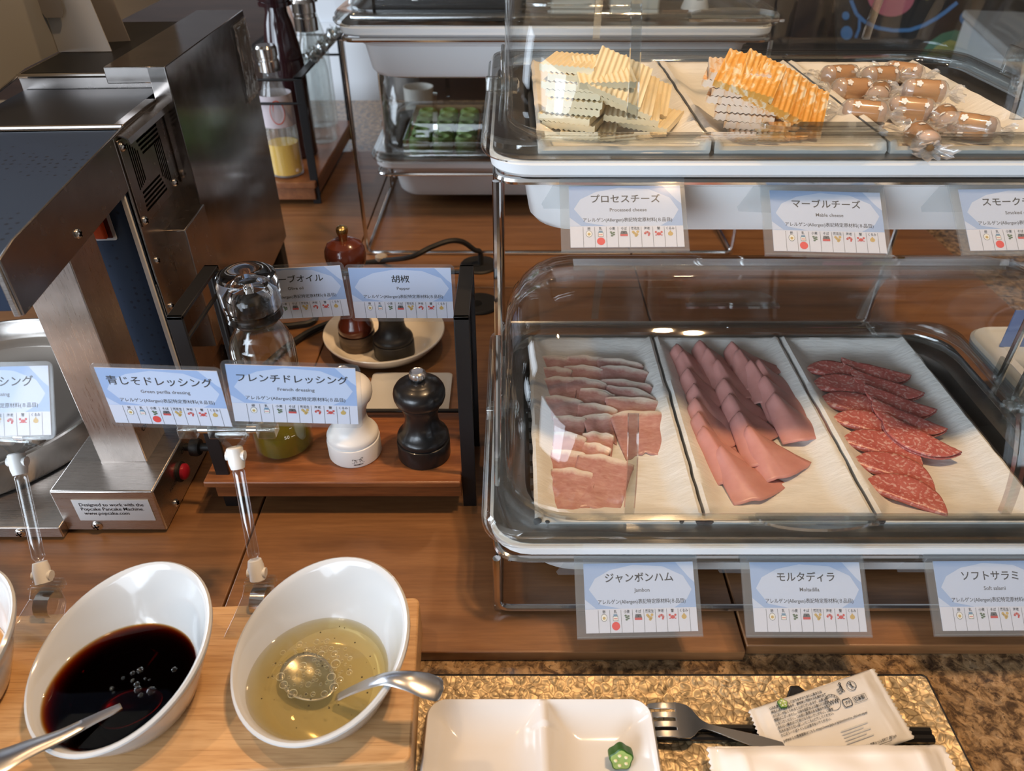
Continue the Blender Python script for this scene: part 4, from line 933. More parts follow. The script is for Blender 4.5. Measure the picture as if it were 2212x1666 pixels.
# ---------------------------------------------------------------- pancake machine
def screw(b, p, n, r=.0042):
    n = Vector(n).normalized(); M = n.to_track_quat('Z', 'Y').to_matrix().to_4x4()
    b.lathe([(r, 0), (r, .0008), (r * .85, .0018), (r * .5, .0025), (.0002, .0027)], p, 16, M=M)
    b.m = 1
    for a in (0, 1):
        Mx = Matrix.Translation(p) @ M @ Matrix.Rotation(a * pi / 2 + .3, 4, 'Z'); b.box(-r * .6, r * .6, -.0005, .0005, .0020, .0029, M=Mx)
    b.m = 0
VOID = mat('dark_void', (.003, .003, .003), 1, spec=0)
def machine():
    piv = Vector((-.35, .66, 0)); L = lambda v: Vector(v) - piv
    t = thing('pancake_machine', 'steel pancake machine with navy panels, a long chute arm and a slotted side vent', 'machine', (-.35, .66, 0))
    xr, xl = -.3525, -.505
    def bx(nm, m, *a, bevel=.0012, **k): 
        b = MB(); b.box(*a); return b.build(nm, m, t, bevel=bevel, **k)
    bx('main_body', STEEL_D, xl, xr - .001, .672, 1.08, .20, .3435)
    bx('base_leg', STEEL_D, -.4045, xr - .001, .655, 1.08, .0, .20)
    bx('far_leg', STEEL_D, xl, xl + .02, .90, 1.08, .0, .20)
    bx('side_plate', STEEL_D, xr - .0008, xr + .0010, .655, .775, .058, .345)
    # chute arm: two steel cheeks, dark top, navy end
    def cheek(x):
        b = MB(); b.prism([Vector((x, y, z)) for y, z in ((.4475, .2870), (.4475, .3300), (.470, .3345), (.683, .3470), (.683, .2985))], (.0022, 0, 0)); return b
    c = cheek(xr - .0015).build('arm_side', STEEL_D, t, bevel=.0006)
    b = MB(); screw(b, Vector((xr + .0007, .548, .303)), (1, 0, 0)); b.build('screw', [POLISH, VOID], c)
    cheek(xl).build('arm_side', STEEL_D, t, bevel=.0006)
    b = MB(); b.prism([Vector((xl + .002, y, z)) for y, z in ((.452, .3270), (.470, .3315), (.681, .3440), (.681, .3410), (.470, .3290), (.452, .3240))], (xr - xl - .0035, 0, 0)); b.build('arm_top', NAVYTEX, t)
    bx('arm_end', NAVY, xl + .002, xr - .0016, .4485, .4515, .290, .3285)
    bx('arm_end_trim', STEEL, xr - .006, xr - .0012, .4462, .4482, .2868, .3300)
    # stepped top
    bx('top_panel', DARKTOP, xl + .003, xr - .010, .6865, .8160, .3436, .3470, bevel=.0006)
    bx('rear_top_panel', DARKTOP, xl + .003, xr - .012, .8205, 1.10, .3600, .3625, bevel=.0006)
    bx('rear_housing', STEEL_D, xl, xr - .006, .8185, 1.10, .3436, .3600)
    for y, z in ((.6845, .3462), (.8185, .3600)):
        b = MB(); b.tube([(xl, y, z), (xr - .001, y, z)], .0024, 8); b.build('steel_edge', POLISH, t)
    b = MB(); b.tube([(xl, .684, .3465), (xl, .8185, .3600), (xl, 1.10, .3620)], .0016, 8); b.build('steel_edge', POLISH, t)
    b = MB(); b.box(xr - .010, xr, .684, .772, .3436, .3478); b.build('side_rim', STEEL_D, t, bevel=.0008)
    # folded lip over the vent
    b = MB(); b.loft([[Vector((x, y, z)) for x, z in ((xr - .001, .3445), (xr + .006, .3440), (xr + .010, .3415), (xr + .011, .3365), (xr + .010, .3365), (xr + .009, .3405), (xr + .005, .3428), (xr - .001, .3432))] for y in (.664, .772)], cap0=True, cap1=True)
    b.build('folded_lip', STEEL_D, t)
    # slotted vent
    xv = xr + .0012
    b = MB(); b.box(xv, xv + .0012, .6585, .764, .2595, .341); g = b.build('vent_grille', STEEL_D, t, bevel=.0004)
    b = MB(); xs = xv + .0013; A, Bz = (.672, .750), (.266, .336)
    def slot(p): b.poly([Vector((xs, y, z)) for y, z in p])
    for k in range(5):
        o = .0042 * k
        slot([(.674 + o, .290 + o * .2), (.674 + o + .0022, .290 + o * .2), (.674 + o + .0022, .334 - o * .7), (.674 + o, .334 - o * .7)])
        slot([(.751 - o, .270 + o * .7), (.751 - o - .0022, .270 + o * .7), (.751 - o - .0022, .318 - o * .2), (.751 - o, .318 - o * .2)])
        slot([(.694 + .002 * k, .334 - o), (.751 - o * .1, .334 - o), (.751 - o * .1, .3318 - o), (.694 + .002 * k, .3318 - o)] if k < 5 else [])
        slot([(.676 + o * .1, .268 + o), (.734 - .002 * k, .268 + o), (.734 - .002 * k, .2702 + o), (.676 + o * .1, .2702 + o)])
    b.build('vent_slots', VOID, g, fix=False)
    for y, z in ((.6645, .3345), (.757, .2665), (.664, .2640)):
        b = MB(); screw(b, Vector((xv + .0012, y, z)), (1, 0, 0), .0045); b.build('screw', [POLISH, VOID], g)
    for y, z in ((.6655, .2215), (.6655, .170)):
        b = MB(); screw(b, Vector((xr + .001, y, z)), (1, 0, 0), .0036); b.build('screw', [POLISH, VOID], t)
    # end panel with turned edges
    b = MB(); b.box(xr + .0165, xr + .0185, .770, 1.085, .055, .378); b.box(xr - .0415, xr + .0185, .770, 1.085, .3765, .3785); b.box(xr - .0415, xr + .0175, .770, .7716, .3630, .3785); b.box(xr, xr + .0185, .770, .7718, .055, .378)
    b.build('end_panel', STEEL_M, t, bevel=.0008)
    bx('junction_box', STEEL_D, xr, xr + .0215, .703, .772, .095, .2365, bevel=.0012)
    bx('panel_foot', RUBBER, xr - .01, xr + .016, 1.05, 1.075, .0, .055)
    bx('panel_foot', RUBBER, xr - .01, xr + .016, .785, .81, .0, .055)
    # navy front with white edges and red lever
    f = bx('front_panel', NAVYTEX, -.4045, xr - .002, .6475, .655, .060, .2995, bevel=.0004)
    bx('white_edge', PAPERW, xr - .0045, xr - .0005, .6455, .6485, .060, .2990, bevel=.0003)
    bx('white_edge', PAPERW, -.4060, -.4030, .6455, .6485, .060, .205, bevel=.0003)
    b = MB(); b.prism(rrect(-.393, -.3725, .2525, .292, .002, 0, 3) and [Vector((p.x, .6472, p.y)) for p in rrect(-.393, -.3725, .2525, .292, .002, 0, 3)], (0, -.0008, 0)); b.build('lever_frame', PAPERW, f)
    b = MB(); b.prism([Vector((p.x, .6462, p.y)) for p in rrect(-.3905, -.3755, .2550, .290, .001, 0, 3)], (0, -.0004, 0)); b.build('lever_slot', mat('dark_red_recess', (.10, .01, .008), .5), f)
    b = MB(); b.loft([[Vector((x, y, z)) for x, y in ((-.3905, .6455), (-.379, .6455), (-.379, .6385 - d), (-.3905, .6385 - d))] for z, d in ((.2560, -.003), (.2575, 0), (.275, .002), (.288, .002))], cap0=True, cap1=True); b.build('lever', RED, f, bevel=.001)
    # clear pocket stuck on the end panel
    xp = xr + .0200
    b = MB(); b.grid(lambda u, v: Vector((xp + .004 * v * (1 - v) + .0015 * noise.noise(Vector((u * 6, v * 6, 0))), 1.02 + u * .065, .275 + v * .095)), 14, 14); b.build('clear_pocket', SLEEVE, t, solid=.0008)
    t.rotation_euler = (0, 0, radians(3))
    return t
def navy_tex():
    m, nt, b = nodes('navy_patterned_film')
    v = tvor(nt, tc(nt, (130, 130, 130)), 1, 'F1', 'Distance', .35)
    nt.links.new(ramp(nt, v, [(.16, (.012, .017, .030)), (.24, (.022, .036, .066))]), b.inputs['Base Color']); b.inputs['Roughness'].default_value = .45; b.inputs['Specular IOR Level'].default_value = .25; return m
NAVYTEX = navy_tex()
machine()

# signboard seen from behind on top of the machine
t = thing('signboard', 'cream signboard with a white card easel, standing on top of the pancake machine', 'sign', (-.50, .9, .3625))
b = MB(); b.prism([Vector((-.5045, y, z)) for y, z in ((.700, .3505), (.830, .3632), (1.30, .3632), (1.30, .70), (.700, .70))], (-.004, 0, 0)); b.build('board', CREAM, t)
b = MB(); b.prism([Vector((x, .908, z)) for x, z in ((-.5035, .3632), (-.4445, .3632), (-.4700, .56), (-.5035, .56))], (0, .0015, 0)); b.build('easel_leg', PAPERW, t)
b = MB(); b.prism([Vector((x, y, z)) for x, y, z in ((-.4700, .960, .3632), (-.4440, .965, .3632), (-.468, .955, .56), (-.490, .950, .56))], (0, .0015, 0)); b.build('easel_flap', mat('grey_card', (.34, .31, .29), .7), t)
b = MB(); q = P(140, 20, y=.905); b.prism([q + Vector((x, -.002, z)) for x, z in ((-.012, .02), (-.012, -.001), (-.009, -.008), (.009, -.008), (.013, -.001), (.013, .02))], (0, -.001, 0)); b.build('card_tab', mat('grey_tab', (.36, .33, .30), .7), t)

t.location.x -= .0135; t.rotation_euler = (0, 0, radians(3))

# ---------------------------------------------------------------- pancake stand with its round pan
t = thing('pancake_stand', 'low steel stand with a control box, tall column and white sticker, holding the round pan', 'stand', (-.45, .60, 0))
def bx(nm, m, *a, bevel=.0012, par=None): b = MB(); b.box(*a); return b.build(nm, m, par or t, bevel=bevel)
pl = bx('base_plate', STEEL, -.82, -.4405, .5015, .88, .0025, .0165)
for x, y in ((-.481, .5015), (-.58, .5015)):
    b = MB(); screw(b, Vector((x, y, .0095)), (0, -1, 0), .0052); b.build('screw', [POLISH, VOID], pl)
box = bx('control_box', STEEL, -.4415, -.3425, .511, .642, .0025, .0560, bevel=.0018)
b = MB(); screw(b, Vector((-.410, .511, .0095)), (0, -1, 0), .0055); b.build('screw', [POLISH, VOID], box)
b = MB(); screw(b, Vector((-.3425, .540, .012)), (1, 0, 0), .0042); b.build('screw', [POLISH, VOID], box)
for x, y in ((-.36, .52), (-.43, .52), (-.36, .63), (-.80, .52)):
    b = MB(); b.lathe([(.006, 0), (.006, .003)], (x, y, 0), 14); b.build('rubber_foot', RUBBER, t)
st_ = bx('sticker', PAPERW, -.4235, -.3495, .5102, .5108, .0175, .0455, bevel=0, par=box)
b = MB(); Mt = Matrix.Translation((0, .5100, 0)) @ Matrix.Rotation(pi / 2, 4, 'X')
for s, z in (('Designed to work with the', .0390), ('Popcake Pancake Machine.', .0332), ('www.popcake.com', .0274)):
    put_text(b, s, -.4175 + (.0012 if 'www' in s else 0), z, 0, .0057, 0, .00006, M=Mt, sx=1.0, left=True)
b.build('sticker_print', INK, st_, fix=False)
b = MB(); Mt = Matrix.Translation((-.3419, 0, 0)) @ Matrix.Rotation(pi / 2, 4, 'Z') @ Matrix.Rotation(pi / 2, 4, 'X')
put_text(b, 'PANCAKE', .549, .030, 0, .0052, 0, .0001, M=Mt); put_text(b, 'ON', .584, .045, 0, .0075, 0, .0001, M=Mt)
b.build('printed_words', INK, box, fix=False)
b = MB(); Mt = Matrix.Translation((-.3635, 0, 0)) @ Matrix.Rotation(pi / 2, 4, 'Z') @ Matrix.Rotation(pi / 2, 4, 'X'); put_text(b, 'OFF', .571, .088, 0, .0085, 0, .0001, M=Mt)
off = b
b = MB(); b.lathe([(.011, 0), (.011, .002), (.0085, .003)], (-.3425, .566, .031), 20, M=Matrix.Rotation(pi / 2, 4, 'Y')); b.build('switch_ring', RUBBER, box)
b = MB(); b.lathe([(.0085, .002), (.0085, .006), (.006, .008), (.001, .0085)], (-.3425, .566, .031), 20, M=Matrix.Rotation(pi / 2, 4, 'Y')); b.build('rocker_switch', REDD, box)
b = MB(); b.lathe([(.004, 0), (.004, .006), (.0095, .007), (.010, .013), (.0085, .016), (.0045, .017), (.0040, .036)], (-.3425, .590, .0435), 20, M=Matrix.Rotation(pi / 2, 4, 'Y')); b.build('knob', RUBBER, box)
col = bx('column', STEEL_W, -.4105, -.3640, .553, .600, .0555, .3000, bevel=.0010)
off.build('printed_word', INK, col, fix=False)
c = Vector((-.612, .675, .0167)); t = thing('round_pan', 'round shallow steel pan under the pancake machine arm', 'pan', c)
b = MB(); b.lathe([(.150, .000), (.1585, .002), (.1600, .006), (.1605, .036), (.1595, .038), (.1570, .038), (.1560, .034), (.1545, .0125), (.148, .0095), (.138, .0085), (.1345, .0100), (.131, .0085), (.10, .0065), (.02, .006)], c, 96); b.build('pan_body', mat('pan_steel', (.66, .63, .60), .22, 1), t, sharp=24)

# ---------------------------------------------------------------- cold meats
ORD = ['first', 'second', 'third', 'fourth', 'fifth', 'sixth', 'seventh', 'eighth', 'ninth', 'tenth', 'eleventh']
def ham_mat():
    m, nt, b = nodes('jambon_ham'); t = nt.nodes.new('ShaderNodeTexCoord'); v = t.outputs['Object']
    sp = nt.nodes.new('ShaderNodeSeparateXYZ'); nt.links.new(v, sp.inputs[0])
    n = tnoise(nt, v, 90, 3, .6); n2 = tnoise(nt, tc(nt, (40, 90, 40)), 3, 5, .65, .5)
    ad = nt.nodes.new('ShaderNodeMath'); ad.operation = 'MULTIPLY_ADD'; ad.inputs[1].default_value = .010; nt.links.new(n, ad.inputs[0]); nt.links.new(sp.outputs[1], ad.inputs[2])
    fat = nt.nodes.new('ShaderNodeMapRange'); fat.inputs[1].default_value = -.0030; fat.inputs[2].default_value = .0018; nt.links.new(ad.outputs[0], fat.inputs[0])
    c = ramp(nt, n2, [(.30, (.44, .19, .165)), (.5, (.53, .265, .23)), (.68, (.60, .35, .30))])
    c = mixc(nt, fat.outputs[0], c, (.80, .68, .58))
    nt.links.new(c, b.inputs['Base Color']); b.inputs['Roughness'].default_value = .34; b.inputs['Subsurface Weight'].default_value = .15; b.inputs['Subsurface Radius'].default_value = (.004, .0015, .001)
    bump(nt, b, n2, .15, .001); return m
def meat_mat(name, stops, fatcol, fscale, flo, fhi, rough=.38, speck=None):
    m, nt, b = nodes(name); v = tc(nt)
    c = ramp(nt, tnoise(nt, v, 70, 4, .6), stops)
    c = mixc(nt, ramp(nt, tnoise(nt, v, fscale, 2, .5, .3), [(flo, G3(0)), (fhi, G3(.85))]), c, fatcol)
    if speck: c = mixc(nt, ramp(nt, tvor(nt, v, 150), [(.10, G3(1)), (.16, G3(0))]), c, speck)
    nt.links.new(c, b.inputs['Base Color']); b.inputs['Roughness'].default_value = rough; b.inputs['Subsurface Weight'].default_value = .12; b.inputs['Subsurface Radius'].default_value = (.004, .0015, .001)
    bump(nt, b, tnoise(nt, v, fscale, 3), .12, .0008); return m
HAM = ham_mat()
MORT = meat_mat('mortadella', [(.3, (.58, .26, .23)), (.6, (.64, .30, .27)), (.8, (.68, .34, .30))], (.78, .58, .50), 26, .72, .75, .36)
SALAMI = meat_mat('salami', [(.3, (.42, .085, .07)), (.6, (.52, .14, .115)), (.8, (.56, .19, .16))], (.70, .42, .37), 300, .52, .64, .34)
def place(o, loc, rz=0, rx=0, ry=0): o.location = loc; o.rotation_euler = (radians(rx), radians(ry), radians(rz)); return o
def clone(o, first, name=None):
    if first: return o
    c = o.copy(); C.objects.link(c); return c
Z7 = lambda x, y: (1000 + x / 2.603, 520 + y / 2.603)
Z8 = lambda x, y: (1600 + x / 2.603, 520 + y / 2.603)
def ham_slice(w, ln, h, seed):
    r = random.Random(seed); taper = .62 + r.random() * .3; skew = (r.random() - .5) * .3; ph = r.random() * 9
    def fn(u, v):
        X = 2 * u - 1
        if v < .16:
            a = pi * v / .16; y = -.0055 * (1 - v / .16) * .9 - .0; y = -.0024 - .0024 * cos(pi - a) * -1 if False else -.0045 * (1 - v / .16); z = h - .0030 * (1 - sin(a / 2))
        else:
            k = (v - .16) / .84; y = -ln * k; z = h + (0.0014 - h) * k ** .8 + .0009 * sin(k * 5 + X * 2 + ph) * k
        k = max(0, (v - .16) / .84); wd = w * (1 - (1 - taper) * k)
        y -= .10 * w * X * X * (1 - .3 * k) + .0018 * noise.noise(Vector((X * 2.2, seed, k * 2)))
        y += (-.006 * X * X * k) + (.004 * noise.noise(Vector((X * 4, seed * 1.7, 5))) if v > .97 else 0)
        z += .0016 * noise.noise(Vector((X * 1.6 + seed, y * 60, 1))) - .0022 * X * X * (.4 + k)
        return Vector((X * wd / 2 + skew * w * .3 * k, y, max(z, .0006)))
    b = MB(); b.grid(fn, 18, 20); return b
HAMS = {'left': [((430, 640), (615, 650), 22), ((452, 702), (610, 716), 24), ((458, 762), (640, 768), 30), ((462, 862), (672, 890), 30), ((520, 978), (684, 988), 26), ((530, 1066), (692, 1096), 30), ((510, 1168), (684, 1186), 30), ((515, 1268), (738, 1296), 47)],
        'middle': [((600, 640), (800, 650), 22), ((585, 692), (800, 712), 24), ((600, 756), (805, 790), 26), ((678, 818), (855, 852), 26), ((668, 902), (862, 934), 26), ((678, 974), (855, 972), 28), ((684, 1070), (842, 1082), 24), ((700, 1122), (832, 1160), 24), ((672, 1186), (950, 1236), 56)],
        'right': [((775, 650), (1005, 682), 20), ((790, 692), (1036, 722), 24), ((795, 766), (1052, 800), 24), ((835, 802), (1080, 860), 24), ((820, 868), (1116, 892), 28), ((835, 960), (1105, 952), 50)]}
sl = []
for col, L in HAMS.items():
    for i, (a, c, ln) in enumerate(L):
        sl.append((a, c, ln, col, i, len(L)))
for k, (a, c, ln, col, i, n) in enumerate(sl):
    h = .0058 + .0010 * {'left': 0, 'middle': 1, 'right': 2}[col]
    pa, pc = P(*Z7(*a), z=FZ + h), P(*Z7(*c), z=FZ + h); w_ = (pc - pa).length * 1.13; rz = atan2((pc - pa).y, (pc - pa).x)
    o = ham_slice(w_, ln * .00116, h, k * 1.37 + 2).build('ham_slice', HAM, at=(0, 0, 0), solid=.0011, sharp=80, fix=False)
    mid_ = (pa + pc) / 2; place(o, (mid_.x, mid_.y, FZ), math.degrees(rz))
    lab = 'pale jambon slice with a fat edge, %s from the back in the %s row' % (ORD[i], col)
    if i == n - 1: lab = {'left': 'broad ragged jambon slice at the front of the left row', 'middle': 'long pointed jambon slice at the front of the middle row', 'right': 'wide fan shaped jambon slice at the front of the right row'}[col]
    tag(o, lab, 'ham', 'jambon ham slices')

def mort_fold(w0, w1, ln, h, seed, flap):
    r = random.Random(seed)
    def fn(u, v):
        X = 2 * u - 1; k = v
        cap = sqrt(max(0.0, 1 - (1 - min(1, k / .16)) ** 2))
        wd = (w0 + (w1 - w0) * k) * (.10 + .90 * cap)
        x = X * wd * (1 + (flap * k if X > 0 else 0))
        prof = (1 - abs(X) ** 2.4) if X < 0 else (1 - X) ** 1.25 * .55 + .45 * (1 - X * X)
        z = (h * (.75 + .25 * cap) * (1 - .55 * k)) * prof + .0012 * noise.noise(Vector((X * 2, k * 3, seed)))
        y = -ln * k * (1 - .20 * abs(X) ** 1.5 * (1 if X > 0 else .25)) + .0016 * noise.noise(Vector((X * 3, seed, 4))) * k
        return Vector((x + .004 * k * k * flap, y, max(z, .0004)))
    b = MB(); b.grid(fn, 22, 20); return b
MT = {'left': [(1195, 600, 0), (1225, 642, 0), (1258, 735, 0), (1290, 826, 0), (1296, 905, 0), (1312, 985, 0), (1345, 1062, 0), (1440, 1172, 2)],
      'middle': [(1322, 584, 0), (1365, 632, 0), (1424, 694, 0), (1456, 798, 0), (1492, 886, 0), (1540, 984, 0), (1594, 1066, 2)],
      'right': [(1502, 598, 1), (1537, 640, 1), (1606, 704, 1), (1645, 700, 1), (1682, 790, 1), (1738, 886, 2)]}
for ci, (col, L) in enumerate(MT.items()):
    for i, (zx, zy, big) in enumerate(L):
        p = P(*Z7(zx, zy), z=FZ + .009); last = i == len(L) - 1
        ln = (.066 if last else .070 if i > 2 else .062); w1 = (.022 if last else .022) + (.002 if ci == 2 else 0); flap = (.75 if ci == 2 else .35) + (.5 if last and ci == 0 else .25 if last else 0)
        o = mort_fold(.0095, w1, ln, .0125, i * 3.1 + ci * 17, flap).build('mortadella_slice', MORT, at=(0, 0, 0), solid=.0009, sharp=80, fix=False)
        place(o, (p.x, p.y, FZ + .0048 + .0012 * ci), 15 - ci * 1.5 + (3 if last else 0) - (i % 3) * 1.5, 5.0, 2 * ((i % 2) * 2 - 1))
        lab = 'folded pink mortadella slice, %s from the back in the %s row' % (ORD[i], col)
        if last: lab = 'folded mortadella slice at the very front of the %s row' % col
        tag(o, lab, 'mortadella', 'folded mortadella slices')

def salami_half(R, seed, th=.0022, gap=.0034):
    """a round slice folded in half along x: fold on the -y side, arc on the +y side"""
    r = random.Random(seed); rf = gap / 2
    def fn(u, v):
        ang = pi * (.02 + .96 * u); half = sin(ang) * R; s = 2 * v - 1; x = -cos(ang) * R * (1 + .02 * noise.noise(Vector((u * 9, seed, 0))))
        d = abs(s) * half; fl = .0045
        if d < fl:
            a = (s * half) / fl * pi / 2; y = -rf * cos(a) * 1.0 ; z = rf * sin(a)
        else:
            y = d - fl; z = rf * (1 if s > 0 else -1)
            if s > 0: z += .0010 * noise.noise(Vector((x * 70, y * 70, seed))) + .0006
            z *= 1 - .35 * (y / R)
        z += .0016 * noise.noise(Vector((x * 28, 3, seed))) 
        return Vector((x, y, z + rf + th))
    b = MB(); b.grid(fn, 30, 26); return b
SL = [((375, 690), (650, 775), 0), ((405, 785), (740, 870), 0), ((445, 872), (790, 985), 0), ((520, 972), (850, 1095), 0), ((572, 1095), (1008, 1262), 0), ((632, 1215), (1078, 1400), 0), ((692, 1345), (1145, 1535), 0)]
for i, (a, c, _) in enumerate(SL):
    pa, pc = P(*Z8(a[0], a[1] + 42), z=FZ + .004), P(*Z8(c[0], c[1] + (10 if i > 3 else 20)), z=FZ + .004); d = pc - pa
    if i < 4: pc = pa + d * 1.12; d = pc - pa
    R = d.length / 2 * 1.05; m_ = (pa + pc) / 2
    o = salami_half(R, i * 2.3 + 1).build('salami_slice', SALAMI, at=(0, 0, 0), solid=.0016, sharp=80, fix=False)
    place(o, (m_.x, m_.y, FZ + .001), math.degrees(atan2(d.y, d.x)), 4.5)
    tag(o, 'folded salami slice, %s from the back in the left overlapping row' % ORD[i] if i < 6 else 'folded salami slice nearest the viewer, at the bottom of the row', 'salami', 'soft salami slices')
SR = [((582, 668), (945, 752)), ((640, 728), (1020, 852)), ((708, 815), (1092, 945)), ((756, 900), (1150, 1050)), ((826, 985), (1232, 1178))]
for i, (a, c) in enumerate(SR):
    zz = FZ + .0095 + .0012 * i
    pa, pc = P(*Z8(*a), z=zz), P(*Z8(*c), z=zz); d = pc - pa; R = d.length / 2 * 1.08; m_ = (pa + pc) / 2 + Vector((.0, -.0, 0))
    o = salami_half(R, i * 3.7 + 31).build('salami_slice', SALAMI, at=(0, 0, 0), solid=.0016, sharp=80, fix=False)
    o.scale = (1, -.92, 1)
    place(o, (m_.x, m_.y + .001, zz - .006), math.degrees(atan2(d.y, d.x)) - 3, 4, 0)
    tag(o, 'half moon salami slice, %s from the back in the right row lying over the others' % ORD[i] if i < 4 else 'large half moon salami slice with its round edge forward, front of the right row', 'salami', 'soft salami slices')

# ---------------------------------------------------------------- cheeses
def cheese_mat(name, cols, marble=False):
    m, nt, b = nodes(name); v = tc(nt)
    if marble:
        n = tnoise(nt, tc(nt, (120, 60, 60), (0, 0, .35)), 1.2, 3, .55, .8); c = ramp(nt, n, [(marble - .10, cols[0]), (marble - .02, cols[1]), (marble + .10, cols[2])])
    else: c = ramp(nt, tnoise(nt, v, 60, 3), [(.3, cols[0]), (.7, cols[1])])
    nt.links.new(c, b.inputs['Base Color']); b.inputs['Roughness'].default_value = .45; b.inputs['Subsurface Weight'].default_value = .12; b.inputs['Subsurface Radius'].default_value = (.006, .004, .002)
    return m
CHEESE = cheese_mat('processed_cheese', [(.74, .62, .40), (.80, .69, .47)])
MARBLE = cheese_mat('marbled_cheese', [(.82, .68, .48), (.78, .46, .16), (.72, .34, .06)], .48)
MARBLEP = cheese_mat('pale_marbled_cheese', [(.82, .66, .52), (.80, .56, .36), (.74, .36, .10)], .62)
def slab_mesh(name, m, w, d, t, lam=.0046, amp=.00055):
    nx, ny = 60, 6
    def top(s): return lambda u, v: Vector(((u - .5) * w, (v - .5) * d, s * t / 2 + amp * sin(2 * pi * (u * w) / lam)))
    b = MB(); b.grid(top(1), nx, ny); b.grid(top(-1), nx, ny)
    for y in (-d / 2, d / 2): b.loft([[Vector(((i / nx - .5) * w, y, s * t / 2 + amp * sin(2 * pi * (i / nx * w) / lam))) for i in range(nx + 1)] for s in (-1, 1)], cyc=False)
    for k in (0, 1): b.loft([[Vector(((k - .5) * w, (j / ny - .5) * d, s * t / 2 + amp * sin(2 * pi * (k * w) / lam))) for j in range(ny + 1)] for s in (-1, 1)], cyc=False)
    bmesh.ops.remove_doubles(b.b, verts=b.b.verts, dist=1e-6)
    return b.mesh(name, m, 50)
CM = slab_mesh('cheese_slice', CHEESE, .047, .046, .0056); MM = slab_mesh('marbled_cheese_slice', MARBLE, .050, .048, .0058); MP = slab_mesh('pale_marbled_cheese_slice', MARBLEP, .050, .048, .0058)
def cheese(name, me, fe, rz, tilt, z, lab, group, cat='cheese', d=.046):
    """fe: the middle of the slice's near lower edge"""
    o = bpy.data.objects.new(name, me); C.objects.link(o)
    R = Matrix.Rotation(radians(rz), 4, 'Z') @ Matrix.Rotation(radians(tilt), 4, 'X')
    p = Vector((fe.x, fe.y, z)) + R @ Vector((0, d / 2, .0045))
    o.location = p; o.rotation_euler = R.to_euler(); return tag(o, lab, cat, group)
Y3 = lambda x, y: (1000 + x / 2.975, y / 2.975)
def stack(me, name, n, u0, v0, dxs, yaw, t, word, group, d):
    """slices piled on each other; (u0, v0): the near right corner of the lowest one"""
    c0 = P(u0, v0, z=GZ)
    for i in range(n):
        o = bpy.data.objects.new(name, me); C.objects.link(o); rz = radians(yaw + dxs[i][1])
        o.location = (c0.x - d * .5 * cos(rz) + d * .5 * sin(-rz) * -1 + dxs[i][0] * .001, c0.y + d * .5 * cos(rz) - d * .5 * sin(-rz) * -1 + dxs[i][2] * .001, GZ + .0042 + i * t)
        o.rotation_euler = (radians(dxs[i][3]), 0, rz)
        w_ = 'at the bottom of the left pile' if i == 0 else 'on top of the left pile' if i == n - 1 else '%s from the bottom of the left pile' % ORD[i]
        tag(o, word + w_, 'cheese', group)
stack(CM, 'cheese_slice', 9, 1326, 306, [(7, 7, -4, 0), (-2, -4, -1, .6), (-4, -8, -3, .9), (0, -2, 1, .6), (-3, 4, 0, .8), (-1, -1, 3, .6), (-4, -3, 2, .8), (-2, 3, 5, .6), (-5, -4, 6, .8)], -16, .0064, 'crinkle cut cream cheese slice ', 'processed cheese slices', .046)
def lean(me, name, spec, group, zfn):
    for zx, zy, z, rz, tl, spin, lab in spec:
        p = P(*zfn(zx + 52, zy + 16), z=GZ + max(z * .96 + .0005, .006)); o = bpy.data.objects.new(name, me); C.objects.link(o)
        R = Matrix.Rotation(radians(rz), 4, 'Z') @ Matrix.Rotation(radians(tl), 4, 'X') @ Matrix.Rotation(radians(spin), 4, 'Z')
        o.location = p; o.rotation_euler = R.to_euler(); tag(o, lab, 'cheese', group)
lean(CM, 'cheese_slice', [(850, 445, .054, 5, 14, 0, 'crinkle cut cheese slice at the very back of the pile, half hidden'), (955, 490, .050, 24, 36, -38, 'crinkle cut cheese slice leaning on the pile, ribbed face up, rearmost of the fan'), (1015, 560, .038, 26, 33, -36, 'crinkle cut cheese slice leaning on the pile, ribbed face up, second of the fan'),
                          (1110, 590, .026, 30, 27, -40, 'crinkle cut cheese slice leaning on the pile, ribbed face up, rightmost of the fan'), (1040, 672, .021, 4, 14, -14, 'crinkle cut cheese slice under the fan, its long pale edge forward'), (1150, 745, .0085, -6, 5, -22, 'crinkle cut cheese slice with its ribbed edge pointing to the right')], 'processed cheese slices', Y3)
Y4 = lambda x, y: (1600 + x / 2.975, y / 2.975)
stack(MP, 'marbled_cheese_slice', 8, 1716, 306, [(0, 9, -2, 0), (-1, 3, 1, .4), (-7, -2, 0, .6), (-9, 1, 3, .4), (-15, -3, 2, .6), (-15, 3, 4, .5), (-21, -2, 3, .6), (-20, 5, 7, 2)], -16, .0066, 'white and orange marbled cheese slice ', 'marbled cheese slices', .048)
lean(MM, 'marbled_cheese_slice', [(-40, 470, .052, 6, 22, -30, 'marbled cheese slice at the back of the fan with its orange edge showing'), (75, 520, .046, 22, 36, -40, 'marbled cheese slice leaning on the pile, rearmost of the fanned faces'), (125, 560, .039, 20, 33, -38, 'marbled cheese slice leaning on the pile, second of the fanned faces'), (185, 600, .033, 18, 31, -36, 'marbled cheese slice leaning on the pile, third of the fanned faces'), (262, 645, .026, 16, 28, -34, 'orange marbled cheese slice at the front of the fan, its whole ribbed face showing')], 'marbled cheese slices', lambda x, y: Y4(x + 48, y))

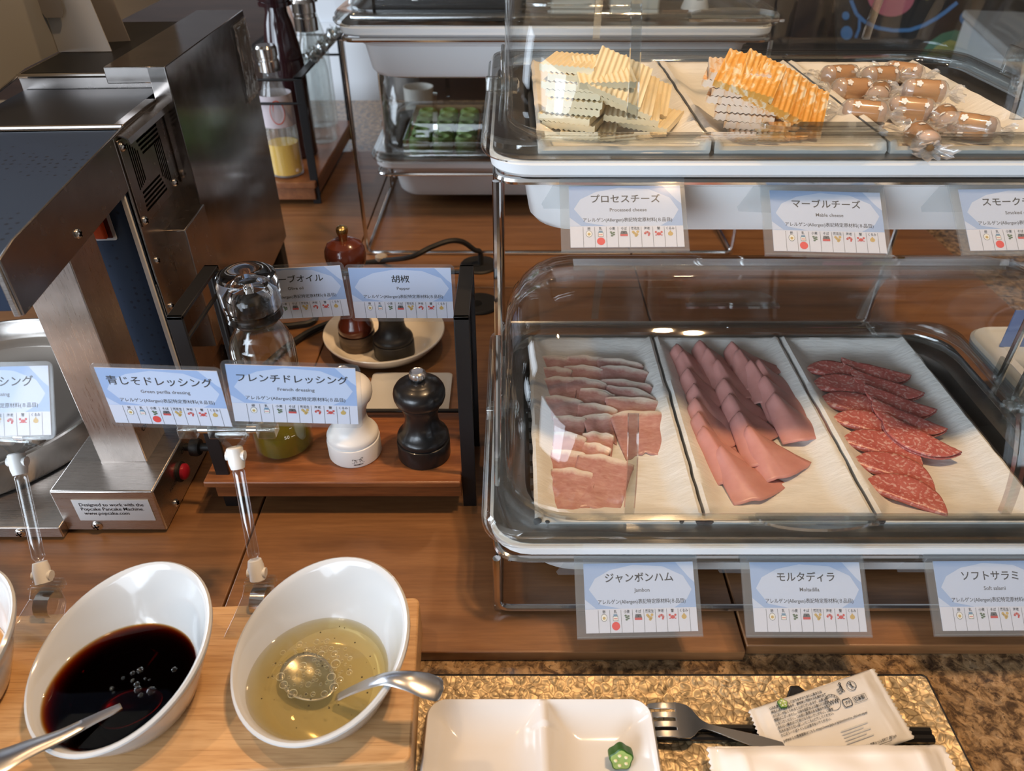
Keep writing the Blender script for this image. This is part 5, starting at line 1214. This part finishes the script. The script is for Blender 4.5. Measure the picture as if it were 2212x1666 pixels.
SMOKE = mat('smoked_cheese', (.56, .29, .115), .38, sss=.1); PRINTW = mat('white_petal_print', (.82, .80, .78), .5)
def smoked():
    t = thing('wrapped_smoked_cheese', 'x', 'cheese', (0, 0, 0), 'wrapped smoked cheeses'); Rx = Matrix.Rotation(pi / 2, 4, 'Y'); c = (0, 0, .0105)
    prof = [(.001, -.0205), (.006, -.0198), (.0088, -.0178), (.0100, -.014), (.0104, 0), (.0100, .014), (.0088, .0178), (.006, .0198), (.001, .0205)]
    b = MB(); b.lathe(prof, c, 28, M=Rx); b.build('cheese', SMOKE, t)
    def wr(s):
        rings = []
        for k, (r, x) in enumerate(((.0107, .0125), (.0106, .014), (.0099, .0180), (.0074, .0212), (.0034, .0236), (.0030, .0255), (.0068, .0285), (.0110, .0320), (.0135, .0350))):
            fan = max(0, k - 4) / 4 * 1.2
            rings.append([Vector(c) + Vector((s * (x + fan * .002 * sin(7 * a + s)), r * cos(a) * (1 + .35 * fan * sin(9 * a)) * (1 + .04 * (k == 2 or k == 3) * sin(13 * a)), r * sin(a) * (1 - .45 * fan) + .0014 * fan * sin(11 * a + 1))) for a in [2 * pi * i / 36 for i in range(36)]])
        b = MB(); b.loft(rings); return b
    b = MB(); b.lathe([(.0107, -.013), (.0108, 0), (.0107, .013)], c, 30, M=Rx, cap=False); b.build('wrapper', CELLO, t)
    for s in (-1, 1): wr(s).build('twisted_end', CRINK, t, sharp=80)
    b = MB()
    for fx, fa, sz in ((-.008, .9, .0034), (.005, 1.7, .0028), (.012, 2.6, .0034), (-.013, 2.3, .0026), (.013, .7, .0024)):
        for k in range(5):
            a = 2 * pi * k / 5; q = []
            for j in range(8):
                e = 2 * pi * j / 8; dx = sz * (.62 * cos(a)) + sz * .40 * cos(e); dy = sz * (.62 * sin(a)) + sz * .42 * sin(e)
                an = fa + dy / .0108; q.append(Vector(c) + Vector((fx + dx, -.0110 * cos(an), .0110 * sin(an))))
            b.poly(q)
        b.poly([Vector(c) + Vector((fx + sz * .45 * cos(2 * pi * j / 8), -.01105 * cos(fa + sz * .45 * sin(2 * pi * j / 8) / .0108), .01105 * sin(fa + sz * .45 * sin(2 * pi * j / 8) / .0108))) for j in range(8)])
    b.build('petal_print', PRINTW, t, fix=False)
    return t
sm = smoked()
SMK = [(632, 488, 12, .0, 'at the back left of the platter'), (715, 575, 4, .0, 'lying in front of the back left one'), (715, 535, 8, .006, 'resting behind and on the back left pair') , (890, 496, 14, .0, 'in the middle of the back row'), (1040, 470, -34, .0, 'at the back right of the platter'), (880, 612, 62, 0, 'between the two rows, its twist toward the viewer'), (1175, 588, -14, .006, 'in the middle right, on the one before it'), (1085, 705, -20, 0, 'in the middle right, partly under another one'), (790, 725, -18, 0, 'alone at the left front of the platter'), (1318, 775, 74, 0, 'at the right, with a twist on top'), (1480, 818, -34, .0, 'farthest to the right'), (1160, 895, 82, 0, 'nearest the viewer, its round end pointing forward')]
SMK.pop(2)
for i, (zx, zy, rz, dz, lab) in enumerate(SMK):
    p = P(*Y4(zx, zy + 6), z=GZ + .010 + dz)
    t = sm if i == 0 else dup(sm, (0, 0, 0))
    t.location = (p.x, p.y, GZ + dz); t.rotation_euler = (.5 * (i % 3), 0, radians(rz)) if False else (0, 0, radians(rz)); t.scale = (.90, 1.04, 1.04); t['label'] = 'wrapped brown smoked cheese ' + lab

# ---------------------------------------------------------------- behind: second display stand, bottles, person, boards
BX0, BX1 = -.247, .372
BUY, BLY = (1.13, 1.458), (1.302, 1.63)
t = tier_rack('chrome wire two tier stand at the back left holding the green cakes', BX0 + .006, BX1 - .006, (BLY[0] + .003, BLY[1] - .01), (BUY[0] + .003, BUY[1] - .008), .075, .332)
pan('white food pan on the upper tier of the back stand', BX0, BX1, *BUY, .350)
pan('white food pan under the cover with green cakes', BX0, BX1, *BLY, .098)
insert('dull steel insert of the upper pan on the back stand', BX0 + .004, BX1 - .004, BUY[0] + .004, BUY[1] - .004, .338)
insert('dull steel insert around the basket of green cakes', BX0 + .004, BX1 - .004, BLY[0] + .004, BLY[1] - .004, .086)
cover('clear roll top cover over the upper pan of the back stand', BX0, BX1, *BUY, .350)
cover('clear roll top cover over the green cakes', BX0, BX1, *BLY, .098)
x0, x1, y0, y1, z0 = -.195, -.058, 1.325, 1.545, .0945
WOODB = mat('pale_thin_wood', (.62, .42, .26), .5)
t = thing('sweet_box', 'low pale box with a clear rim holding rows of green cakes', 'box', (-.13, 1.43, z0))
b = MB(); b.box(x0, x1, y0, y1, z0, z0 + .003); b.build('base', WOODB, t)
for nm, a in (('side_wall', (x0, x0 + .002, y0, y1)), ('side_wall', (x1 - .002, x1, y0, y1)), ('end_wall', (x0, x1, y0, y0 + .002)), ('end_wall', (x0, x1, y1 - .002, y1))):
    b = MB(); b.box(*a, z0 + .003, z0 + .036); b.build(nm, WOODB if nm == 'end_wall' and a[2] > 1.4 else CLEARE, t)
CAKE = meat_mat('green_cake', [(.3, (.22, .36, .10)), (.7, (.30, .45, .15))], (.2, .3, .1), 120, .7, .8, .5)
def cake():
    b = MB(); b.lathe([(.0165, 0), (.0188, .004), (.0196, .014), (.0190, .025), (.0168, .0305), (.0125, .0325), (.0085, .0305), (.0060, .024), (.001, .022)], (0, 0, 0), 28); return b.mesh('green_cake', CAKE, 50)
ck = cake(); rows = ['front', 'second', 'third', 'fourth', 'back']
for r in range(5):
    for c_ in range(3):
        o = bpy.data.objects.new('green_cake', ck); C.objects.link(o); o.location = (-.168 + c_ * .0415, 1.350 + r * .0425, z0 + .003); o.rotation_euler = (0, 0, r + c_ * 2)
        tag(o, 'round green cake with a dimple, %s row of the box, %s column' % (rows[r], ('left', 'middle', 'right')[c_]), 'cake', 'green cakes in the box')
c = Vector((-.215, 1.60, .0905))
b = MB(); c2 = Vector((-.225, 1.86, -.0118)); b.lathe([(.030, .0), (.033, .002), (.036, .10), (.0345, .10), (.031, .006), (.002, .005)], c2, 32)
tag(b.build('glass_tumbler', mat('milky_cup', (.62, .60, .56), .3), at=c2), 'pale tumbler standing behind the tray of green cakes', 'cup')
b = MB(); b.box(-.20, .02, 1.17, 1.42, .349, .385); tag(b.build('black_dish', BLACKW, at=(-.09, 1.3, .349), bevel=.006), 'black dish under the upper cover of the back stand', 'dish')
for k, (x, lab) in enumerate(((.06, 'pale white block in the upper back cover beside the black dish'), (.15, 'cream block in the upper back cover, second from the black dish'))):
    b = MB(); b.box(x, x + .075, 1.25, 1.40, .349, .40); tag(b.build('tofu_block', mat('cream_block%d' % k, (.62, .60, .52), .5), at=(x + .035, 1.32, .349), bevel=.004), lab, 'food block')
b = MB(); b.lathe([(.022, 0), (.018, .012), (.002, .045)], (.285, 1.28, .349), 20); tag(b.build('rice_ball', mat('rice_white', (.75, .74, .72), .6), at=(.285, 1.28, .349)), 'small white cone shaped rice ball in the upper back cover', 'rice ball')

# bottle rack
xl, xr, y0, y1, h = -.520, -.372, 1.352, 1.74, .230
t = thing('bottle_rack', 'black flat bar rack with a wooden shelf holding tall bottles behind the machine', 'rack', ((xl + xr) / 2, (y0 + y1) / 2, 0))
for x in (xl, xr):
    b = MB(); flat_frame(b, x, y0, y1, h, .015); b.build('side_frame', BLACK, t, bevel=.0007)
b = MB(); b.box(xl - .008, xr + .004, y0 - .012, y1 - .01, .034, .046); b.build('shelf_board', W_SHELFY, t, bevel=.0015)
b = MB(); b.box(xl, xr, y0 - .006, y1 - .02, .010, .0335); b.build('shelf_batten', W_SHELFY, t, bevel=.0015)
for y in (y0 + .002, y1 - .002):
    for z in (.185, .225):
        b = MB(); b.tube([(xl, y, z), (xr, y, z)], .0025, 8); b.build('cross_wire', BLACK, t)
DARKB = mat('dark_plum_bottle', (.028, .008, .010), .14, coat=.5)
def bottle(label, c, r, hh, neck, m, capm, caph, fill=None, lab=None):
    c = Vector(c); t = thing('tall_bottle', label, 'bottle', c, 'tall bottles on the rack')
    b = MB(); b.lathe([(r * .8, 0), (r, .004), (r, hh * .62), (r * .93, hh * .70), (neck * 1.25, hh * .86), (neck, hh * .92), (neck, hh)], c, 32); b.build('bottle_body', m, t)
    b = MB(); b.lathe([(neck * 1.2, hh * .955), (neck * 1.5, hh * .96), (neck * 1.5, hh * .96 + caph * .42), (neck * 1.38, hh * .96 + caph * .45), (neck * 1.38, hh * .96 + caph * .55), (neck * 1.5, hh * .96 + caph * .58), (neck * 1.5, hh * .96 + caph * .9), (neck * 1.3, hh * .96 + caph), (neck * .2, hh * .96 + caph)], c, 28); b.build('cap', capm, t, sharp=25)
    if fill:
        b = MB(); b.lathe([(r * .8, .004), (r * .92, .006), (r * .92, fill[0]), (r * .1, fill[0] + .0002)], c, 28); b.build('oil', fill[1], t)
    if lab:
        b = MB(); b.lathe([(r * 1.012, lab[0]), (r * 1.012, lab[1])], c, 32, cap=False); b.build('paper_label', lab[2], t)
        b = MB()
        for rr in (.85, .78): b.poly([Vector((c.x + r * 1.03 * sin(.3 + .5 * rr * cos(a)), c.y - r * 1.03 * cos(.3 + .5 * rr * cos(a)), c.z + (lab[0] + lab[1]) / 2 + rr * (lab[1] - lab[0]) * .45 * sin(a))) for a in [2 * pi * k / 24 for k in range(24)]], 0 if rr > .8 else 1)
        b.build('label_print', [RED, lab[2]], t, fix=False)
FROST = clear_mat('frosted_bottle', (.90, .92, .91), .8, .08, .07, .13, (.70, .72, .72))
YEL = mat('yellow_oil', (.95, .56, 0), .2, coat=.3)
bottle('frosted bottle with yellow oil at the bottom and a chrome cap, nearest of the rack', (-.428, 1.385, .0462), .030, .195, .0125, FROST, CHROME, .042, (.062, YEL), (.095, .15, mat('bottle_label', (.62, .55, .58), .5)))
bottle('dark plum coloured bottle standing in the middle of the rack', (-.432, 1.50, .0462), .036, .285, .020, DARKB, DARKB, .016)
bottle('clear glass bottle with a tall chrome cap behind the dark one', (-.402, 1.585, .0462), .030, .225, .015, FROST, CHROME, .055)
bottle('far bottle with a wide chrome lid at the back of the rack', (-.428, 1.70, .0462), .036, .26, .018, FROST, CHROME, .045)
b = MB()
rnd = random.Random(9)
t = thing('plastic_clip_bundle', 'crumpled clear plastic clips heaped along the bar of the bottle rack', 'plastic', (xr, 1.6, h))
for k in range(9):
    y = 1.45 + k * .03; b = MB()
    b.grid(lambda u, v: Vector((xr - .012 + u * .026 + .004 * sin(9 * v + k), y + v * .036, h + .001 + .022 * abs(noise.noise(Vector((u * 3 + k, v * 3, k * 2.2)))) + .006 * k / 9)), 6, 8); b.build('clip', CLEARE, t, solid=.001, sharp=20)

# person across the counter
def person():
    t = thing('person', 'person in a white kitchen coat with a dark sleeve, standing behind the counter', 'person', (-.52, 2.52, -.86))
    c = Vector((-.50, 2.50, 0))
    J = {'pelvis': (0, 0, .02), 'belly': (0, -.01, .20), 'chest': (0, 0, .40), 'neck': (0, .01, .57), 'head': (0, -.02, .68), 'crown': (0, -.01, .78),
         'sl': (-.17, .01, .50), 'el': (-.24, .03, .23), 'hl': (-.14, -.16, .08), 'sr': (.17, .01, .50), 'er': (.25, .02, .23), 'hr': (.22, -.14, .04),
         'l1': (-.10, 0, -.06), 'k1': (-.11, -.02, -.42), 'a1': (-.11, .02, -.80), 'f1': (-.11, -.12, -.84), 'l2': (.10, 0, -.06), 'k2': (.11, -.02, -.42), 'a2': (.11, .02, -.80), 'f2': (.11, -.12, -.84)}
    Rd = {'pelvis': .145, 'belly': .135, 'chest': .150, 'neck': .055, 'head': .085, 'crown': .06, 'sl': .07, 'el': .048, 'hl': .032, 'sr': .07, 'er': .048, 'hr': .032, 'l1': .095, 'k1': .062, 'a1': .042, 'f1': .035, 'l2': .095, 'k2': .062, 'a2': .042, 'f2': .035}
    E = [('pelvis', 'belly'), ('belly', 'chest'), ('chest', 'neck'), ('neck', 'head'), ('head', 'crown'), ('chest', 'sl'), ('sl', 'el'), ('el', 'hl'), ('chest', 'sr'), ('sr', 'er'), ('er', 'hr'), ('pelvis', 'l1'), ('l1', 'k1'), ('k1', 'a1'), ('a1', 'f1'), ('pelvis', 'l2'), ('l2', 'k2'), ('k2', 'a2'), ('a2', 'f2')]
    def skin(name, keys, m, grow=0, root='pelvis'):
        ks = [k for k in J if k in keys]; me = bpy.data.meshes.new(name)
        me.from_pydata([Vector(J[k]) + c - t.location for k in ks], [(ks.index(a), ks.index(e)) for a, e in E if a in ks and e in ks], [])
        o = bpy.data.objects.new(name, me); C.objects.link(o); o.parent = t; me.materials.append(m)
        o.modifiers.new('skin', 'SKIN'); s = o.modifiers.new('sub', 'SUBSURF'); s.levels = s.render_levels = 2
        for i, k in enumerate(ks):
            r = Rd[k] + grow; me.skin_vertices[0].data[i].radius = (r * (1.12 if k in ('pelvis', 'belly', 'chest') else 1), r * (.82 if k in ('pelvis', 'belly', 'chest') else 1)); me.skin_vertices[0].data[i].use_root = k == root
        for p in me.polygons: p.use_smooth = True
        return o
    skin('body', set(J), mat('skin', (.62, .40, .29), .5, sss=.1))
    coat = mat('white_coat_cloth', (.78, .80, .83), .8)
    skin('coat', {'pelvis', 'belly', 'chest', 'l1', 'l2', 'sl', 'sr', 'er'}, coat, .018)
    b = MB(); n = 64
    rings = []
    for i in range(12):
        k = i / 11; z = .14 - k * .75
        rings.append([c + Vector((.185 * cos(a) * (1 + .25 * k) * (1 + .05 * k * sin(7 * a + 2 * k)), .14 * sin(a) * (1 + .3 * k) * (1 + .06 * k * sin(9 * a)), z)) for a in [2 * pi * j / n for j in range(n)]])
    b.loft(rings); b.build('apron_skirt', coat, t, solid=.002)
    dk = mat('dark_navy_cloth', (.012, .016, .03), .8)
    skin('dark_sleeve', {'sl', 'el'}, dk, .03, 'sl')
    hair = mat('dark_hair', (.02, .015, .012), .6)
    b = MB(); hc = c + Vector((0, .005, .70)); b.lathe([(.094, -.01), (.100, .03), (.094, .07), (.065, .105), (.002, .118)], hc, 28); b.build('hair', hair, t)
    for s in (-1, 1):
        b = MB(); b.lathe([(.0005, -.011), (.009, -.006), (.0115, 0), (.009, .006), (.0005, .011)], c + Vector((s * .033, -.100, .685)), 14); b.build('eye', mat('eye', (.03, .02, .02), .2), t)
        b = MB(); b.lathe([(.004, -.03), (.013, -.015), (.015, .01), (.004, .03)], c + Vector((s * .088, -.01, .675)), 12); b.build('ear', mat('ear_skin', (.6, .38, .28), .5), t)
    b = MB(); b.tube([c + Vector((0, -.095, .69)), c + Vector((0, -.115, .66)), c + Vector((0, -.10, .652))], .011, 10); b.build('nose', mat('nose_skin', (.6, .38, .28), .5), t)
    b = MB(); b.tube([c + Vector((-.022, -.094, .630)), c + Vector((0, -.100, .628)), c + Vector((.022, -.094, .630))], .005, 8); b.build('mouth', mat('lips', (.45, .18, .15), .5), t)
    return t
person()

# chalk picture board, hanging cloth, brown poster, white cabinet, right-hand pans
t = thing('picture_board', 'black board with a coloured chalk picture of a blue rimmed dish behind the smoked cheeses', 'board', (1.25, 2.25, -.01))
def bp(u, v, d=0): return P(u, v, y=2.25 - d)
b = MB(); q = [bp(1790, -330), bp(2100, -330), bp(2098, 152), bp(1812, 176)]; b.prism(q, (0, .012, 0)); b.build('black_panel', mat('chalkboard_black', (.016, .015, .015), .5), t)
CH = [mat('chalk_blue', (.10, .27, .55), .8), mat('chalk_pink', (.62, .16, .20), .8), mat('chalk_green', (.05, .22, .13), .8), mat('chalk_yellow', (.42, .40, .10), .8), mat('chalk_lilac', (.30, .31, .42), .8)]
b = MB()
def bpoly(pts, m, d=.0012): b.poly([bp(u, v, d) for u, v in pts], m)
bpoly([(1925 + 52 * cos(a), -12 + 48 * sin(a)) for a in [2 * pi * k / 28 for k in range(28)]], 1)
arc = [(1838, 0), (1850, 30), (1868, 47), (1895, 60), (1930, 66), (1965, 65), (1995, 55), (2022, 40), (2045, 24), (2068, 5)]
def band(pts, wd, m):
    for (a, c_), (e, f) in zip(pts, pts[1:]):
        L = sqrt((e - a) ** 2 + (f - c_) ** 2); nx, ny = -(f - c_) / L * wd, (e - a) / L * wd
        bpoly([(a + nx, c_ + ny), (e + nx, f + ny), (e - nx, f - ny), (a - nx, c_ - ny)], m)
band(arc, 4, 0); band([(1857, 40), (1856, 62), (1848, 82)], 3, 0)
for cx, cy, rx, ry in ((1827, 34, 8, 9), (1829, 71, 13, 15), (2086, 40, 13, 15)): bpoly([(cx + rx * cos(a), cy + ry * sin(a)) for a in [2 * pi * k / 18 for k in range(18)]], 0)
bpoly([(1985, 122), (2008, 90), (2035, 72), (2062, 65), (2080, 68), (2082, 84), (2075, 112), (2070, 122)], 2)
bpoly([(2000, 122), (2022, 100), (2052, 86), (2074, 92), (2072, 118), (2060, 124)], 3, .0018)
bpoly([(2084, 70), (2096, 64), (2098, 108), (2076, 118)], 4)
bpoly([(2000, 0), (2042, -8), (2060, -20), (2010, -24), (1990, -12)], 3)
bpoly([(1820, 122), (1920, 118), (1922, 122), (1822, 126)], 1)
b.build('chalk_drawing', CH, t, fix=False)
b = MB(); b.box(1.0, 1.5, 2.24, 2.262, -.012, .0); 
tag(b.build('board_ledge', W_DARK, at=(1.25, 2.25, -.012)), 'narrow dark ledge under the black picture board', 'ledge') if False else b.b.free()
t = thing('folding_screen', 'dark brown grooved screen left of the black picture board', 'screen', (.80, 2.34, 0))
for k in range(5):
    x = .66 + k * .075; b = MB(); b.box(x, x + .072, 2.33 + (k % 2) * .012, 2.35 + (k % 2) * .012, -.86, .62); b.build('screen_slat', mat('brown_screen%d' % (k % 2), ((.05, .028, .022), (.032, .018, .014))[k % 2], .5), t)
b = MB(); b.box(.42, .655, 2.32, 2.33, -.86, .60); tag(b.build('poster', wood_mat('brown_poster', (.16, .075, .035), (.22, .11, .05), (.28, .15, .075), 'x', .2, .6), at=(.54, 2.32, -.86)), 'tall brown poster board behind the marbled cheese', 'poster')
wb = P(2065, 0, z=.20); wn = P(2212, 130, z=.20)
d = (wn - wb).normalized(); n_ = Vector((-d.y, d.x, 0)); n_ = n_ if n_.x > 0 else -n_
a0 = wb + d * .16; a1 = wb + d * 1.1
t = thing('white_cabinet', 'white box shaped unit at the right edge behind the smoked cheeses', 'cabinet', (a0.x, a0.y, -.012))
b = MB(); b.prism([Vector((p.x, p.y, -.0119)) for p in (a0, a1, a1 + n_ * .6, a0 + n_ * .6)], (0, 0, .192)); b.build('cabinet_body', PLASTIC, t, bevel=.006)
b = MB(); o_ = n_ * -.008; b.prism([Vector((p.x, p.y, .1802)) for p in (a0 + o_, a1 + o_, a1 + n_ * .6, a0 + n_ * .6)], (0, 0, .020)); b.build('worktop', mat('shaded_top_grey', (.55, .53, .50), .5), t, bevel=.005)  # greyer than the body: shade on the top is put into the colour
pn = P(2078, 708, z=.092)
pan('white food pan of the next stand at the right, seen through the lower cover', pn.x, pn.x + .40, pn.y - .34, pn.y + .005, .092)
b = MB(); q = P(2130, 712, z=.094); b.box(q.x - .002, q.x + .075, q.y - .035, q.y - .0335, .0925, .140)
tag(b.build('blue_card', mat('blue_card', (.16, .24, .50), .5), at=(q.x + .035, q.y - .034, .0925)), 'small blue card standing in the white pan at the right', 'card')
